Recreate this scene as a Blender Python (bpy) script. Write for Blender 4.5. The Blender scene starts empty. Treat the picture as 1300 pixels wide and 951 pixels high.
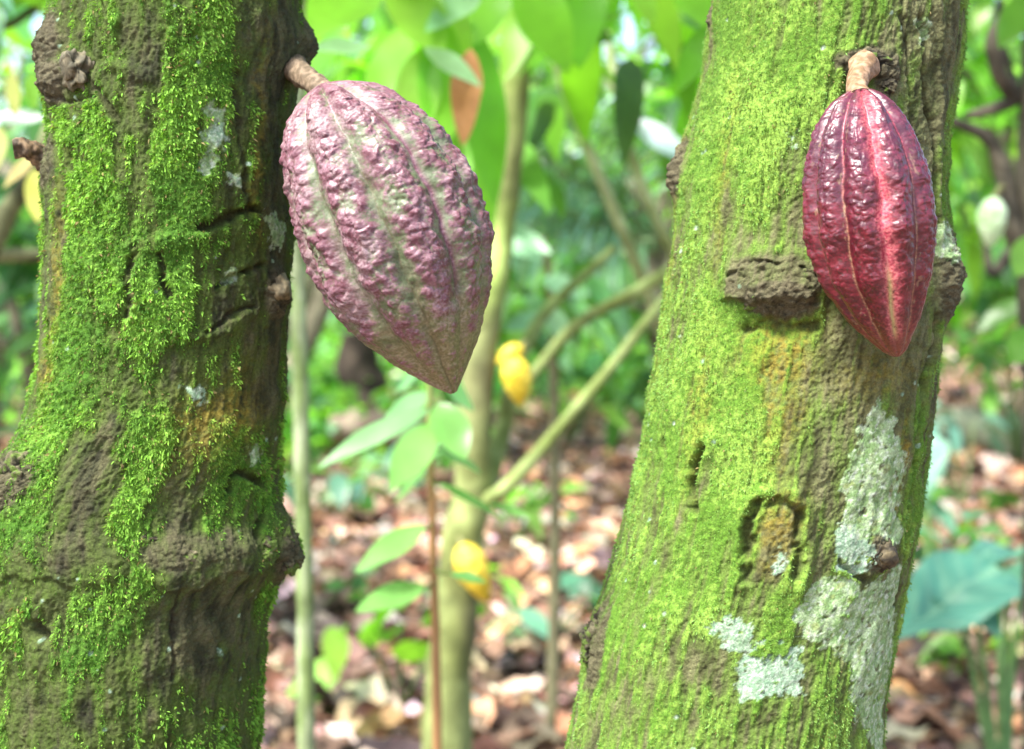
import bpy, math, random
import numpy as np
random.seed(7)
rng = np.random.default_rng(11)
R_ = math.radians
scene = bpy.context.scene
COL = scene.collection
F = 1786.0            # focal length in photo pixels (1300 wide)
HZ = 350.0            # horizon row of the photo
CH = 1.10             # camera height

def at(px, py, Y):
    return np.array([(px-650.0)/F*Y, Y, CH-(py-HZ)/F*Y])

# ------------------------------------------------------------------ noise
_prm = rng.permutation(256); _prm = np.concatenate([_prm, _prm, _prm]).astype(np.int32)
_grd = rng.normal(size=(256, 3)); _grd /= np.linalg.norm(_grd, axis=1)[:, None]
_pts = rng.random((256, 3))
def _h(i, j, k):
    return _prm[(_prm[(_prm[i & 255]+j) & 255]+k) & 255]
_g32 = _grd.astype(np.float32)*1.5
def perlin(P):
    P = np.asarray(P, dtype=np.float32)
    Fl = np.floor(P); I = Fl.astype(np.int32) & 255; f = P-Fl
    u = f*f*f*(f*(f*6-15)+10)
    fx, fy, fz = f[:, 0].copy(), f[:, 1].copy(), f[:, 2].copy(); ux, uy, uz = u[:, 0].copy(), u[:, 1].copy(), u[:, 2].copy()
    h0 = _prm[I[:, 0]]; h1 = _prm[I[:, 0]+1]; iy = I[:, 1]; iz = I[:, 2]
    def c(hh, dx, dy, dz):
        g = np.take(_g32, _prm[hh+iz+dz], axis=0)
        return g[:, 0]*(fx-dx)+g[:, 1]*(fy-dy)+g[:, 2]*(fz-dz)
    a00, a10 = _prm[h0+iy], _prm[h1+iy]; a01, a11 = _prm[h0+iy+1], _prm[h1+iy+1]
    r = []
    for dz in (0, 1):
        x0 = c(a00, 0, 0, dz); x0 = x0+(c(a10, 1, 0, dz)-x0)*ux
        x1 = c(a01, 0, 1, dz); x1 = x1+(c(a11, 1, 1, dz)-x1)*ux
        r.append(x0+(x1-x0)*uy)
    return r[0]+(r[1]-r[0])*uz
def fbm(P, o=4, g=0.5):
    s = 0; a = 1.0; t = 0; P = np.asarray(P, float)
    for k in range(o):
        s = s+a*perlin(P*(2.03**k)+17.3*k); t += a; a *= g
    return s/t*1.5
_p32 = _pts.astype(np.float32)
def worley(P):
    P = np.asarray(P, dtype=np.float32); Fl = np.floor(P); I = Fl.astype(np.int32) & 255; f = P-Fl
    best = np.full(len(P), 9.0, np.float32)
    for dx in (-1, 0, 1):
        hx = _prm[(I[:, 0]+dx) & 255]
        for dy in (-1, 0, 1):
            hy = _prm[hx+((I[:, 1]+dy) & 255)]
            for dz in (-1, 0, 1):
                c = np.take(_p32, _prm[hy+((I[:, 2]+dz) & 255)], axis=0)
                d = (c[:, 0]+dx-f[:, 0])**2+(c[:, 1]+dy-f[:, 1])**2+(c[:, 2]+dz-f[:, 2])**2
                np.minimum(best, d, out=best)
    return np.sqrt(best)
def ss(a, b, x):
    t = np.clip((x-a)/(b-a), 0, 1); return t*t*(3-2*t)
def lerp(a, b, t):
    t = np.asarray(t)
    if t.ndim == 1: t = t[:, None]
    return a*(1-t)+b*t
C = lambda *c: np.array(c, float)

# ------------------------------------------------------------------ mesh + object helpers
def link(o, parent=None, label=None, cat=None, group=None, kind=None):
    COL.objects.link(o)
    if parent is not None: o.parent = parent
    if label: o['label'] = label
    if cat: o['category'] = cat
    if group: o['group'] = group
    if kind: o['kind'] = kind
    return o
def empty(name, loc, label, cat, group=None):
    o = bpy.data.objects.new(name, None); o.location = tuple(loc); o.empty_display_size = 0.05
    o['_o'] = 0; del o['_o']
    return link(o, None, label, cat, group)
def mesh(name, V, Q, mat, parent=None, col=None, smooth=True, **kw):
    """V (n,3) world coords, Q (m,4) or (m,3) faces; the parent's location is taken off"""
    V = np.asarray(V, float); Q = np.asarray(Q, np.int32)
    if parent is not None: V = V-np.array(parent.location)
    me = bpy.data.meshes.new(name)
    k = Q.shape[1]
    me.vertices.add(len(V)); me.vertices.foreach_set('co', V.ravel().astype(np.float32))
    me.loops.add(Q.size); me.loops.foreach_set('vertex_index', Q.ravel())
    me.polygons.add(len(Q)); me.polygons.foreach_set('loop_start', np.arange(0, Q.size, k, dtype=np.int32))
    me.polygons.foreach_set('use_smooth', np.full(len(Q), smooth))
    me.update(calc_edges=True)
    if col is not None:
        c4 = np.ones((len(V), 4), np.float32); c4[:, :3] = np.clip(col[:, :3], 0, 1)
        if col.shape[1] == 4: c4[:, 3] = col[:, 3]
        a = me.attributes.new('tint', 'FLOAT_COLOR', 'POINT'); a.data.foreach_set('color', c4.ravel())
    me.materials.append(mat)
    o = bpy.data.objects.new(name, me)
    return link(o, parent, **kw)
def grid_faces(nu, nv, wrap=True):
    """nv rows of nu columns"""
    i = np.arange(nv-1)[:, None]; j = np.arange(nu if wrap else nu-1)[None, :]
    j2 = (j+1) % nu
    a = i*nu+j; b = i*nu+j2; c = (i+1)*nu+j2; d = (i+1)*nu+j
    return np.stack([a+0*b, b+0*a, c, d+0*b], -1).reshape(-1, 4)
class Acc:
    def __init__(s): s.v = []; s.q = []; s.c = []; s.n = 0
    def add(s, V, Q, c):
        V = np.asarray(V); s.v.append(V); s.q.append(np.asarray(Q)+s.n)
        c = np.asarray(c, float)
        if c.ndim == 1: c = np.tile(c, (len(V), 1))
        s.c.append(c[:, :3]); s.n += len(V)
    def build(s, name, mat, parent=None, **kw):
        return mesh(name, np.concatenate(s.v), np.concatenate(s.q), mat, parent, np.concatenate(s.c), **kw)

def tube(pts, rad, nseg=14, rough=0.08, nf=20.0, sub=6, seed=0.0):
    pts = np.asarray(pts, float); rad = np.asarray(rad, float)
    n = len(pts); t = np.arange(n); tt = np.linspace(0, n-1, (n-1)*sub+1)
    # smooth resample (catmull-rom)
    P = np.zeros((len(tt), 3))
    ext = np.vstack([2*pts[0]-pts[1], pts, 2*pts[-1]-pts[-2]])
    for i, x in enumerate(tt):
        k = min(int(x), n-2); u = x-k
        p0, p1, p2, p3 = ext[k], ext[k+1], ext[k+2], ext[k+3]
        P[i] = .5*((2*p1)+(-p0+p2)*u+(2*p0-5*p1+4*p2-p3)*u*u+(-p0+3*p1-3*p2+p3)*u**3)
    r = np.interp(tt, t, rad)
    T = np.gradient(P, axis=0); T /= np.linalg.norm(T, axis=1)[:, None]
    ref = C(0.13, 1, 0.21); A = np.cross(T, ref); A /= np.linalg.norm(A, axis=1)[:, None]; B = np.cross(T, A)
    th = np.linspace(0, 2*math.pi, nseg, endpoint=False)
    ring = A[:, None, :]*np.cos(th)[None, :, None]+B[:, None, :]*np.sin(th)[None, :, None]
    base = P[:, None, :]+ring*r[:, None, None]
    d = fbm((base.reshape(-1, 3)+seed)*nf, 3).reshape(len(tt), nseg)
    V = P[:, None, :]+ring*(r[:, None]*(1+rough*d*2))[..., None]
    V = V.reshape(-1, 3); Q = grid_faces(nseg, len(tt))
    # caps (degenerate fan folded into quads)
    V = np.vstack([V, P[0], P[-1]]); a = len(V)-2; b = len(V)-1; last = (len(tt)-1)*nseg
    cap = [[a, (j+2) % nseg, (j+1) % nseg, j] for j in range(0, nseg, 2)]+[[b, last+j, last+(j+1) % nseg, last+(j+2) % nseg] for j in range(0, nseg, 2)]
    return V, np.vstack([Q, cap])

def leaves(O, D, L, W, droop=0.35, fold=0.18, up=None, seg=7, wave=0.0, shape=0.85):
    """O origins, D directions (n,3), L lengths, W half widths; returns verts, quads, per-vertex leaf index"""
    n = len(O); D = D/np.linalg.norm(D, axis=1)[:, None]
    L = np.broadcast_to(L, (n,)); W = np.broadcast_to(W, (n,)); droop = np.broadcast_to(droop, (n,))
    if up is None: up = np.tile(C(0, 0, 1), (n, 1))+rng.normal(size=(n, 3))*0.45
    S = np.cross(D, up); S /= np.linalg.norm(S, axis=1)[:, None]+1e-9
    N = np.cross(S, D)
    s = np.linspace(0, 1, seg)
    w = np.sin(np.pi*np.clip(s, 0, 1)**shape)**0.8; w[0] = 0.03; w[-1] = 0.02
    x = np.array([-1, 0, 1.0])
    V = np.zeros((n, seg, 3, 3))
    ph = rng.random(n)*6
    for i, si in enumerate(s):
        ctr = O+D*(L*si*(1-0.25*droop*si))[:, None]; ctr[:, 2] -= L*droop*si*si
        for j, xj in enumerate(x):
            lift = abs(xj)*fold*W+wave*W*np.sin(si*9+ph+xj)*abs(xj)
            V[:, i, j] = ctr+S*(xj*w[i]*W)[:, None]+N*(lift*w[i])[:, None]
    Q = grid_faces(3, seg, wrap=False)
    Q = (Q[None]+(np.arange(n)*seg*3)[:, None, None]).reshape(-1, 4)
    return V.reshape(-1, 3), Q, np.repeat(np.arange(n), seg*3)
def pick(pal, n, jit=0.12):
    pal = np.array(pal)*(C(1.2, 1.28, 1.34) if pal is P_lit else C(1.4, 1.55, 1.5)); c = pal[rng.integers(0, len(pal), n)]
    return np.clip(c*(1+rng.normal(size=(n, 1))*jit*1.5)*(1+rng.normal(size=(n, 3))*jit*.5), 0.004, 0.95)

# ------------------------------------------------------------------ materials
def new_mat(name):
    m = bpy.data.materials.new(name); m.use_nodes = True; nt = m.node_tree
    b = nt.nodes['Principled BSDF']; return m, nt, b, nt.nodes['Material Output']
def attr_mat(name, rough=0.8, spec=0.3, nscale=600, namp=0.25, bump=0.3, bdist=0.0006, bscale=900, coat=0.0, transl=0.0, tcol=(1.25, 1.3, .45), sss=0.0, rnoise=0.0):
    m, nt, b, out = new_mat(name)
    N = nt.nodes; Lk = nt.links
    at_ = N.new('ShaderNodeAttribute'); at_.attribute_name = 'tint'
    tc = N.new('ShaderNodeTexCoord')
    nz = N.new('ShaderNodeTexNoise'); nz.inputs['Scale'].default_value = nscale; nz.inputs['Detail'].default_value = 5; nz.inputs['Roughness'].default_value = .65
    Lk.new(tc.outputs['Object'], nz.inputs['Vector'])
    mr = N.new('ShaderNodeMapRange'); mr.inputs['From Min'].default_value = .3; mr.inputs['From Max'].default_value = .7
    mr.inputs['To Min'].default_value = 1-namp; mr.inputs['To Max'].default_value = 1+namp
    Lk.new(nz.outputs['Fac'], mr.inputs['Value'])
    mx = N.new('ShaderNodeVectorMath'); mx.operation = 'SCALE'
    Lk.new(at_.outputs['Color'], mx.inputs[0]); Lk.new(mr.outputs['Result'], mx.inputs['Scale'])
    Lk.new(mx.outputs['Vector'], b.inputs['Base Color'])
    b.inputs['Roughness'].default_value = rough
    b.inputs['Specular IOR Level'].default_value = spec
    if rnoise:
        r2 = N.new('ShaderNodeMapRange'); r2.inputs['From Min'].default_value = .3; r2.inputs['From Max'].default_value = .7
        r2.inputs['To Min'].default_value = rough-rnoise; r2.inputs['To Max'].default_value = rough+rnoise
        n3 = N.new('ShaderNodeTexNoise'); n3.inputs['Scale'].default_value = nscale*.35; n3.inputs['Detail'].default_value = 4
        Lk.new(tc.outputs['Object'], n3.inputs['Vector']); Lk.new(n3.outputs['Fac'], r2.inputs['Value']); Lk.new(r2.outputs['Result'], b.inputs['Roughness'])
    if coat:
        b.inputs['Coat Weight'].default_value = coat; b.inputs['Coat Roughness'].default_value = 0.22
    if sss:
        b.inputs['Subsurface Weight'].default_value = sss; b.inputs['Subsurface Radius'].default_value = (.6, .2, .15); b.inputs['Subsurface Scale'].default_value = .004
    if bump:
        n2 = N.new('ShaderNodeTexNoise'); n2.inputs['Scale'].default_value = bscale; n2.inputs['Detail'].default_value = 6; n2.inputs['Roughness'].default_value = .7
        Lk.new(tc.outputs['Object'], n2.inputs['Vector'])
        bp = N.new('ShaderNodeBump'); bp.inputs['Strength'].default_value = bump; bp.inputs['Distance'].default_value = bdist
        Lk.new(n2.outputs['Fac'], bp.inputs['Height']); Lk.new(bp.outputs['Normal'], b.inputs['Normal'])
    if transl:
        tr = N.new('ShaderNodeBsdfTranslucent'); ml = N.new('ShaderNodeVectorMath'); ml.operation = 'MULTIPLY'
        ml.inputs[1].default_value = tcol
        Lk.new(mx.outputs['Vector'], ml.inputs[0]); Lk.new(ml.outputs['Vector'], tr.inputs['Color'])
        ms = N.new('ShaderNodeMixShader'); ms.inputs['Fac'].default_value = transl
        Lk.new(b.outputs['BSDF'], ms.inputs[1]); Lk.new(tr.outputs['BSDF'], ms.inputs[2]); Lk.new(ms.outputs['Shader'], out.inputs['Surface'])
    return m
M_bark = attr_mat('mossy_bark', .88, .25, 900, .45, .8, .0016, 1000)
M_moss = attr_mat('moss', .75, .3, 300, .25, 0, transl=.25, tcol=(1.3, 1.3, .6))
M_podm = attr_mat('matt_pod_skin', .5, .42, 700, .25, .4, .0004, 900, sss=.04, rnoise=.1, coat=.05)
M_podg = attr_mat('glossy_pod_skin', .42, .5, 700, .25, .35, .0004, 800, coat=.22, sss=.08, rnoise=.1)
M_pods = attr_mat('plain_pod_skin', .45, .5, 60, .1, .2, .001, 200)
M_stem = attr_mat('woody_stalk', .7, .3, 500, .3, .5, .0006, 900)
M_bg = attr_mat('background_bark', .85, .25, 25, .35, .5, .004, 60)
M_leaf = attr_mat('leaf', .35, .5, 12, .18, 0, transl=.5, tcol=(1.35, 1.65, .6))
M_leafblue = attr_mat('waxy_leaf', .42, .45, 10, .12, .1, .002, 60, transl=.15)
M_lit = attr_mat('dry_leaf', .6, .3, 30, .3, 0, transl=.12, tcol=(1.2, .9, .7))

# ------------------------------------------------------------------ hero trunks
def trunk_surface(name, Yc, sil, rd, spec, parent):
    """sil rows: (row, left, right) silhouette in photo pixels; everything below is laid out on the unrolled bark"""
    sil = np.array(sil, float)
    vmin, vmax = -1500.0, HZ+CH/Yc*F+30
    rows = np.concatenate([np.linspace(vmin, -80, 130, endpoint=False), np.arange(-80, 1040, 1.45), np.linspace(1040, vmax, 150)])
    th = np.concatenate([np.linspace(-105, 105, 420), np.linspace(105, 255, 62)[1:-1]])*math.pi/180
    nu, nv = len(th), len(rows)
    def sm(col):
        y = np.interp(np.arange(vmin, vmax, 2.0), sil[:, 0], col)
        k = np.hanning(17); k /= k.sum(); y = np.convolve(np.pad(y, 8, mode='edge'), k, 'valid')
        return np.interp(rows, np.arange(vmin, vmax, 2.0), y)
    l, r = sm(sil[:, 1]), sm(sil[:, 2])
    cx = (l+r)/2; rx = (r-l)/2
    ry = np.interp(rows, rd[0], rd[1])
    TH, VV = np.meshgrid(th, rows); TH = TH.ravel(); V = VV.ravel()
    CX = np.repeat(cx, nu); RX = np.repeat(rx, nu); RY = np.repeat(ry, nu)
    U = TH*RX
    bx = RX*np.sin(TH); by = -RY*np.cos(TH)
    P = np.stack([bx+CX*0, by, V], 1)                  # pixel-unit cylinder for the noise
    tg = np.linspace(-math.pi/2, math.pi/2, 241)
    def TV(px, py):
        # bark position (angle, height) seen at that photo pixel, perspective included
        v = py; t = 0
        for _ in range(5):
            c, q, rr = np.interp(v, rows, cx), np.interp(v, rows, rx), np.interp(v, rows, ry)
            sc = Yc/(Yc-rr*Yc/F*np.cos(tg)); xs = 650+(c-650+q*np.sin(tg))*sc
            i0, i1 = int(np.argmin(xs)), int(np.argmax(xs))
            t = np.interp(px, xs[i0:i1+1], tg[i0:i1+1])
            v = HZ+(py-HZ)*(1-rr/F*math.cos(t))
        return t, v
    def UV(px, py):
        t, v = TV(px, py); return t*np.interp(v, rows, rx), v
    w1 = fbm(P/45, 4); w2 = fbm(P/45+31.7, 4)
    w3 = perlin(P/9+5.1); w4 = perlin(P/9+9.9)
    Uw = U+w1*16+w3*4; Vw = V+w2*18+w4*5
    def ell(e):
        u, v = UV(e[0], e[1]); return np.exp(-(((Uw-u)/e[2])**2+((Vw-v)/e[3])**2))
    def poly_sd(pts, a, b):
        q = np.array([UV(*p) for p in pts]); d = np.full(len(a), 1e9); ins = np.zeros(len(a), bool)
        for i in range(len(q)):
            p0, p1 = q[i], q[(i+1) % len(q)]; e = p1-p0
            t = np.clip(((a-p0[0])*e[0]+(b-p0[1])*e[1])/(e@e), 0, 1)
            d = np.minimum(d, np.hypot(a-p0[0]-t*e[0], b-p0[1]-t*e[1]))
            c = ((p0[1] > b) != (p1[1] > b)) & (a < (p1[0]-p0[0])*(b-p0[1])/(p1[1]-p0[1]+1e-9)+p0[0]); ins ^= c
        return np.where(ins, -d, d)
    def line_d(pts, a, b, wid):
        q = np.array([UV(*p) for p in pts]); best = np.zeros(len(a))
        for i in range(len(q)-1):
            p0, p1 = q[i], q[i+1]; e = p1-p0
            t = np.clip(((a-p0[0])*e[0]+(b-p0[1])*e[1])/(e@e), 0, 1)
            best = np.maximum(best, np.exp(-((a-p0[0]-t*e[0])**2+(b-p0[1]-t*e[1])**2)/wid**2))
        return best
    # --- displacement in pixels
    H = fbm(P/90, 3)*spec.get('big', 7)+fbm(P*C(1, 1, .45)/22, 4)*spec.get('mid', 4.0)
    crag = np.abs(fbm(P/14+3.3, 4))
    crag2 = worley(P/11+2*w3[:, None])
    rough = np.zeros(len(P)); groove_mask = np.zeros(len(P))
    for (px, py, ru, rv, h, rg) in spec['bumps']:
        u, v = UV(px, py); k = np.exp(-(((U+w1*5+w3*3-u)/ru)**2+((V+w2*5+w4*3-v)/rv)**2))
        H += h*k; rough = np.maximum(rough, rg*ss(.12, .5, k))
    for (pts, wid, dep, rim) in spec['grooves']:
        vary = .95+.9*fbm(P/22+61, 3)+.25*w3
        g = line_d(pts, U+w3*3+w1*9, V+w4*3+w2*9, wid*1.5); g = np.clip(g*np.clip(vary, .05, 1.25), 0, 1); H -= dep*1.35*g
        if rim:
            H += rim*line_d(pts, U+w3*2+w1*5, V+w4*2+w2*5, wid*2.6)*(1-g)
        groove_mask = np.maximum(groove_mask, g)
    for (pts, wid, hgt) in spec.get('ridges', []):
        H += hgt*line_d(pts, U+w1*6, V+w2*6, wid)
    for (px0, px1, v0, v1, h) in spec.get('ledges', []):
        u0 = UV(px0, v1)[0]; u1 = UV(px1, v1)[0]
        vv = V+w2*14+w4*4
        H += h*ss(v0, v1, vv)*(1-ss(v1, v1+9, vv))*ss(u0-25, u0+15, U)*(1-ss(u1-5, u1+40, U))
    # --- moss
    fiss = fbm(P*C(1, 1, .22)/12+7, 4)                 # vertical fissures
    m = spec['moss0']+fbm(P*C(1, 1, .5)/60+12, 5)*spec.get('patch', .55)+fbm(P*C(1, 1, .4)/13+3, 4)*.42
    m = m+spec.get('streak', 0)*fbm(P*C(1, 1, .10)/9+91, 4)
    for e in spec['moss']: m = m+e[4]*ell(e)
    m = m-.5*rough*spec.get('roughkill', .5)
    moss = ss(spec['mth'][0], spec['mth'][1], m)
    # --- lichen
    la = np.zeros(len(P)); lb = np.zeros(len(P))
    wu = U+w3*5+w1*13+perlin(P/3.5)*2.2; wv = V+w4*5+w2*13+perlin(P/3.5+8)*2.2
    for (kind, pts) in spec['lichen']:
        s_ = 1-ss(-2.2, 1.6, perlin(P/2.1)*2.6+poly_sd(pts, wu, wv)+fbm(P/16+21, 4)*9); s_ = s_*(1-.85*ss(.32, .5, fbm(P/9+141, 4)))
        if kind == 'a': la = np.maximum(la, s_)
        else: lb = np.maximum(lb, s_)
    spots = worley(P/26+40.5)
    sel = perlin(P/70+77)
    ls = (1-ss(.085, .12, spots+.03*w3))*(sel > spec.get('spotsel', .05))
    lb = np.maximum(lb, ls)
    lich = np.maximum(la, lb)
    moss = moss*(1-lich)*(1-ss(.2, .6, groove_mask))
    # relief of each cover
    mh = fbm(P/6+1, 3)
    H += moss*(2.2+mh*spec.get('mossrel', 2.0))
    H += (1-moss)*(1-lich)*(fiss*spec.get('fiss', 2.2)+mh*1.5+perlin(P/2.4+6)*.8+np.abs(fbm(P*C(1, 1, .6)/8+500, 3))*-2.2)
    H += lich*(.25+fbm(P/8+55, 4)*.9+fiss*.8)
    H += rough*(crag*8-3*crag2+perlin(P/5+4)*1.2+perlin(P/2.6)*.7)*.9
    H = np.where(H < -24, -24, H)
    # --- pigment
    n1 = fbm(P*C(1, 1, .5)/20+60, 4); n2 = fbm(P/7+80, 3); n3 = fbm(P/110+5, 2)
    bark = lerp(spec['bark'][0], spec['bark'][1], ss(-.5, .5, n1+.4*fiss))
    bark = lerp(bark, spec['bark'][2], ss(.1, .7, -fiss)*.7)
    bark = lerp(bark, spec['film'], np.clip(ss(-.5, .35, m+n1*.25)*.95+n2*.25, 0, 1))      # thin green algal film
    oc = np.zeros(len(P))
    for e in spec['ochre']: oc = np.maximum(oc, e[4]*ell(e))
    oc = np.clip(oc*(1+n2*1.5), 0, 1)
    bark = lerp(bark, C(.22, .17, .025), oc*.8)
    mcol = lerp(spec['mcol'][0], spec['mcol'][1], ss(-.4, .5, n2+n3))
    mcol = lerp(mcol, C(.24, .24, .03), oc*.5)
    col = lerp(bark, mcol, moss)
    rc = lerp(C(.022, .018, .010), C(.10, .085, .05), ss(.05, .7, crag2+n2*.3))
    col = lerp(col, rc, np.clip(rough*(.9-.55*moss), 0, 1))
    col = lerp(col, C(.035, .028, .015), ss(.4, .95, groove_mask)*.6)  # crease shade put into the bark colour along the grooves
    lac = lerp(C(.18, .29, .11), C(.34, .45, .24), ss(-.3, .4, fbm(P/11+14, 5)*1.2))
    lac = lerp(lac, C(.50, .56, .44), ss(.2, .6, fbm(P/6+114, 4)+.5*np.exp(-((la-.5)/.4)**2))*.8)
    lac = lerp(lac, C(.22, .26, .08), ss(.25, .6, fbm(P/13+94, 4))*.7)
    lbc = lerp(C(.18, .29, .18), C(.36, .45, .34), ss(-.3, .4, fbm(P/4+24, 3)))
    thin = .9+.2*np.clip(fbm(P*C(1, 1, .4)/10+200, 3)*2, -1, .4)
    col = lerp(col, lac, la*thin); col = lerp(col, lbc, lb*thin)
    Rr = RX+H; Rd = RY+H
    k = Yc/F
    # taper relief away at the very top; axis wanders in depth a little
    yoff = np.interp(V, spec['lean'][0], spec['lean'][1])
    X = (CX-650+Rr*np.sin(TH))*k; Yv = Yc+yoff-Rd*np.cos(TH)*k; Z = CH-(V-HZ)*k
    W = np.stack([X, Yv, Z], 1)
    Q = grid_faces(nu, nv)[:, ::-1]
    # top cap
    o = mesh('trunk', W, Q, M_bark, parent, col)
    # --- moss tufts: small leafy shoots growing out of the moss cover
    G = W.reshape(nv, nu, 3)
    du = np.roll(G, -1, 1)-np.roll(G, 1, 1); dv = np.gradient(G, axis=0)
    Nn = np.cross(dv, du).reshape(-1, 3); Nn /= np.linalg.norm(Nn, axis=1)[:, None]+1e-12
    outw = np.stack([np.sin(TH), -np.cos(TH), 0*TH], 1)
    Nn *= np.sign((Nn*outw).sum(1))[:, None]
    area = np.repeat(np.gradient(rows), nu)*np.tile(np.abs(np.gradient(np.unwrap(th))), nv)*RX
    dens = np.where((V > -120) & (V < 1080), 1.0, .12)*np.where(np.abs(TH) < 1.84, 1, .35)
    clump = ss(-.5, .35, fbm(P/5.5+33, 2))
    pr = area*dens*(lich < .15)*(moss*(.2+1.05*clump)*spec['tuft'][0]+spec['tuft'][1]*(1-lich)*ss(.1, .5, m)*.3)*(1-ss(.1, .5, groove_mask))
    idx = np.nonzero(rng.random(len(pr)) < pr)[0]
    n = len(idx)
    base = W[idx]+rng.normal(size=(n, 3))*.0003
    Lb = spec['tlen']*(.35+1.25*rng.random(n)**2.2)*(.55+.9*clump[idx])*(.75+.5*ss(-.4, .4, n3[idx]))*k
    d = Nn[idx]*.8+C(0, 0, -1)*spec['hang']+rng.normal(size=(n, 3))*.5; d /= np.linalg.norm(d, axis=1)[:, None]
    sd = np.cross(d, rng.normal(size=(n, 3))); sd /= np.linalg.norm(sd, axis=1)[:, None]
    wb = Lb*(.13+.12*rng.random(n))
    b0 = base-Nn[idx]*.0004
    VV4 = np.stack([b0, base+d*(Lb*.5)[:, None]+sd*wb[:, None], base+d*Lb[:, None]+C(0, 0, -1)*(Lb*.25)[:, None], base+d*(Lb*.5)[:, None]-sd*wb[:, None]], 1)
    tc = lerp(spec['tcol'][0], spec['tcol'][1], np.clip(rng.random(n)*.45+ss(-.45, .5, n1[idx]+n3[idx]*.6)*.55+(fbm(P[idx]/9+400, 2))*.5, 0, 1))
    tc = lerp(tc, C(.25, .25, .04), np.clip(oc[idx]*.7, 0, 1))
    dead = rng.random(n) < .07; tc[dead] = C(.20, .16, .06)*(0.6+.8*rng.random((int(dead.sum()), 1)))
    tc = np.repeat(tc, 4, 0)
    f4 = np.arange(n*4).reshape(n, 4)
    mesh('moss', VV4.reshape(-1, 3), f4, M_moss, parent, tc, kind='stuff', smooth=False)
    print(name, 'verts', len(W), 'tufts', n)
    def surf(px, py, out=0.0):
        t, v = TV(px, py); c, q, rr = np.interp(v, rows, cx), np.interp(v, rows, rx), np.interp(v, rows, ry)
        return np.array([(c-650+(q+out)*math.sin(t))*k, Yc-(rr+out)*math.cos(t)*k, CH-(v-HZ)*k])
    surf.nrm = lambda px, py: C(math.sin(TV(px, py)[0]), -math.cos(TV(px, py)[0]), 0)
    return o, surf, (cx, rx, rows, k)

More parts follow.
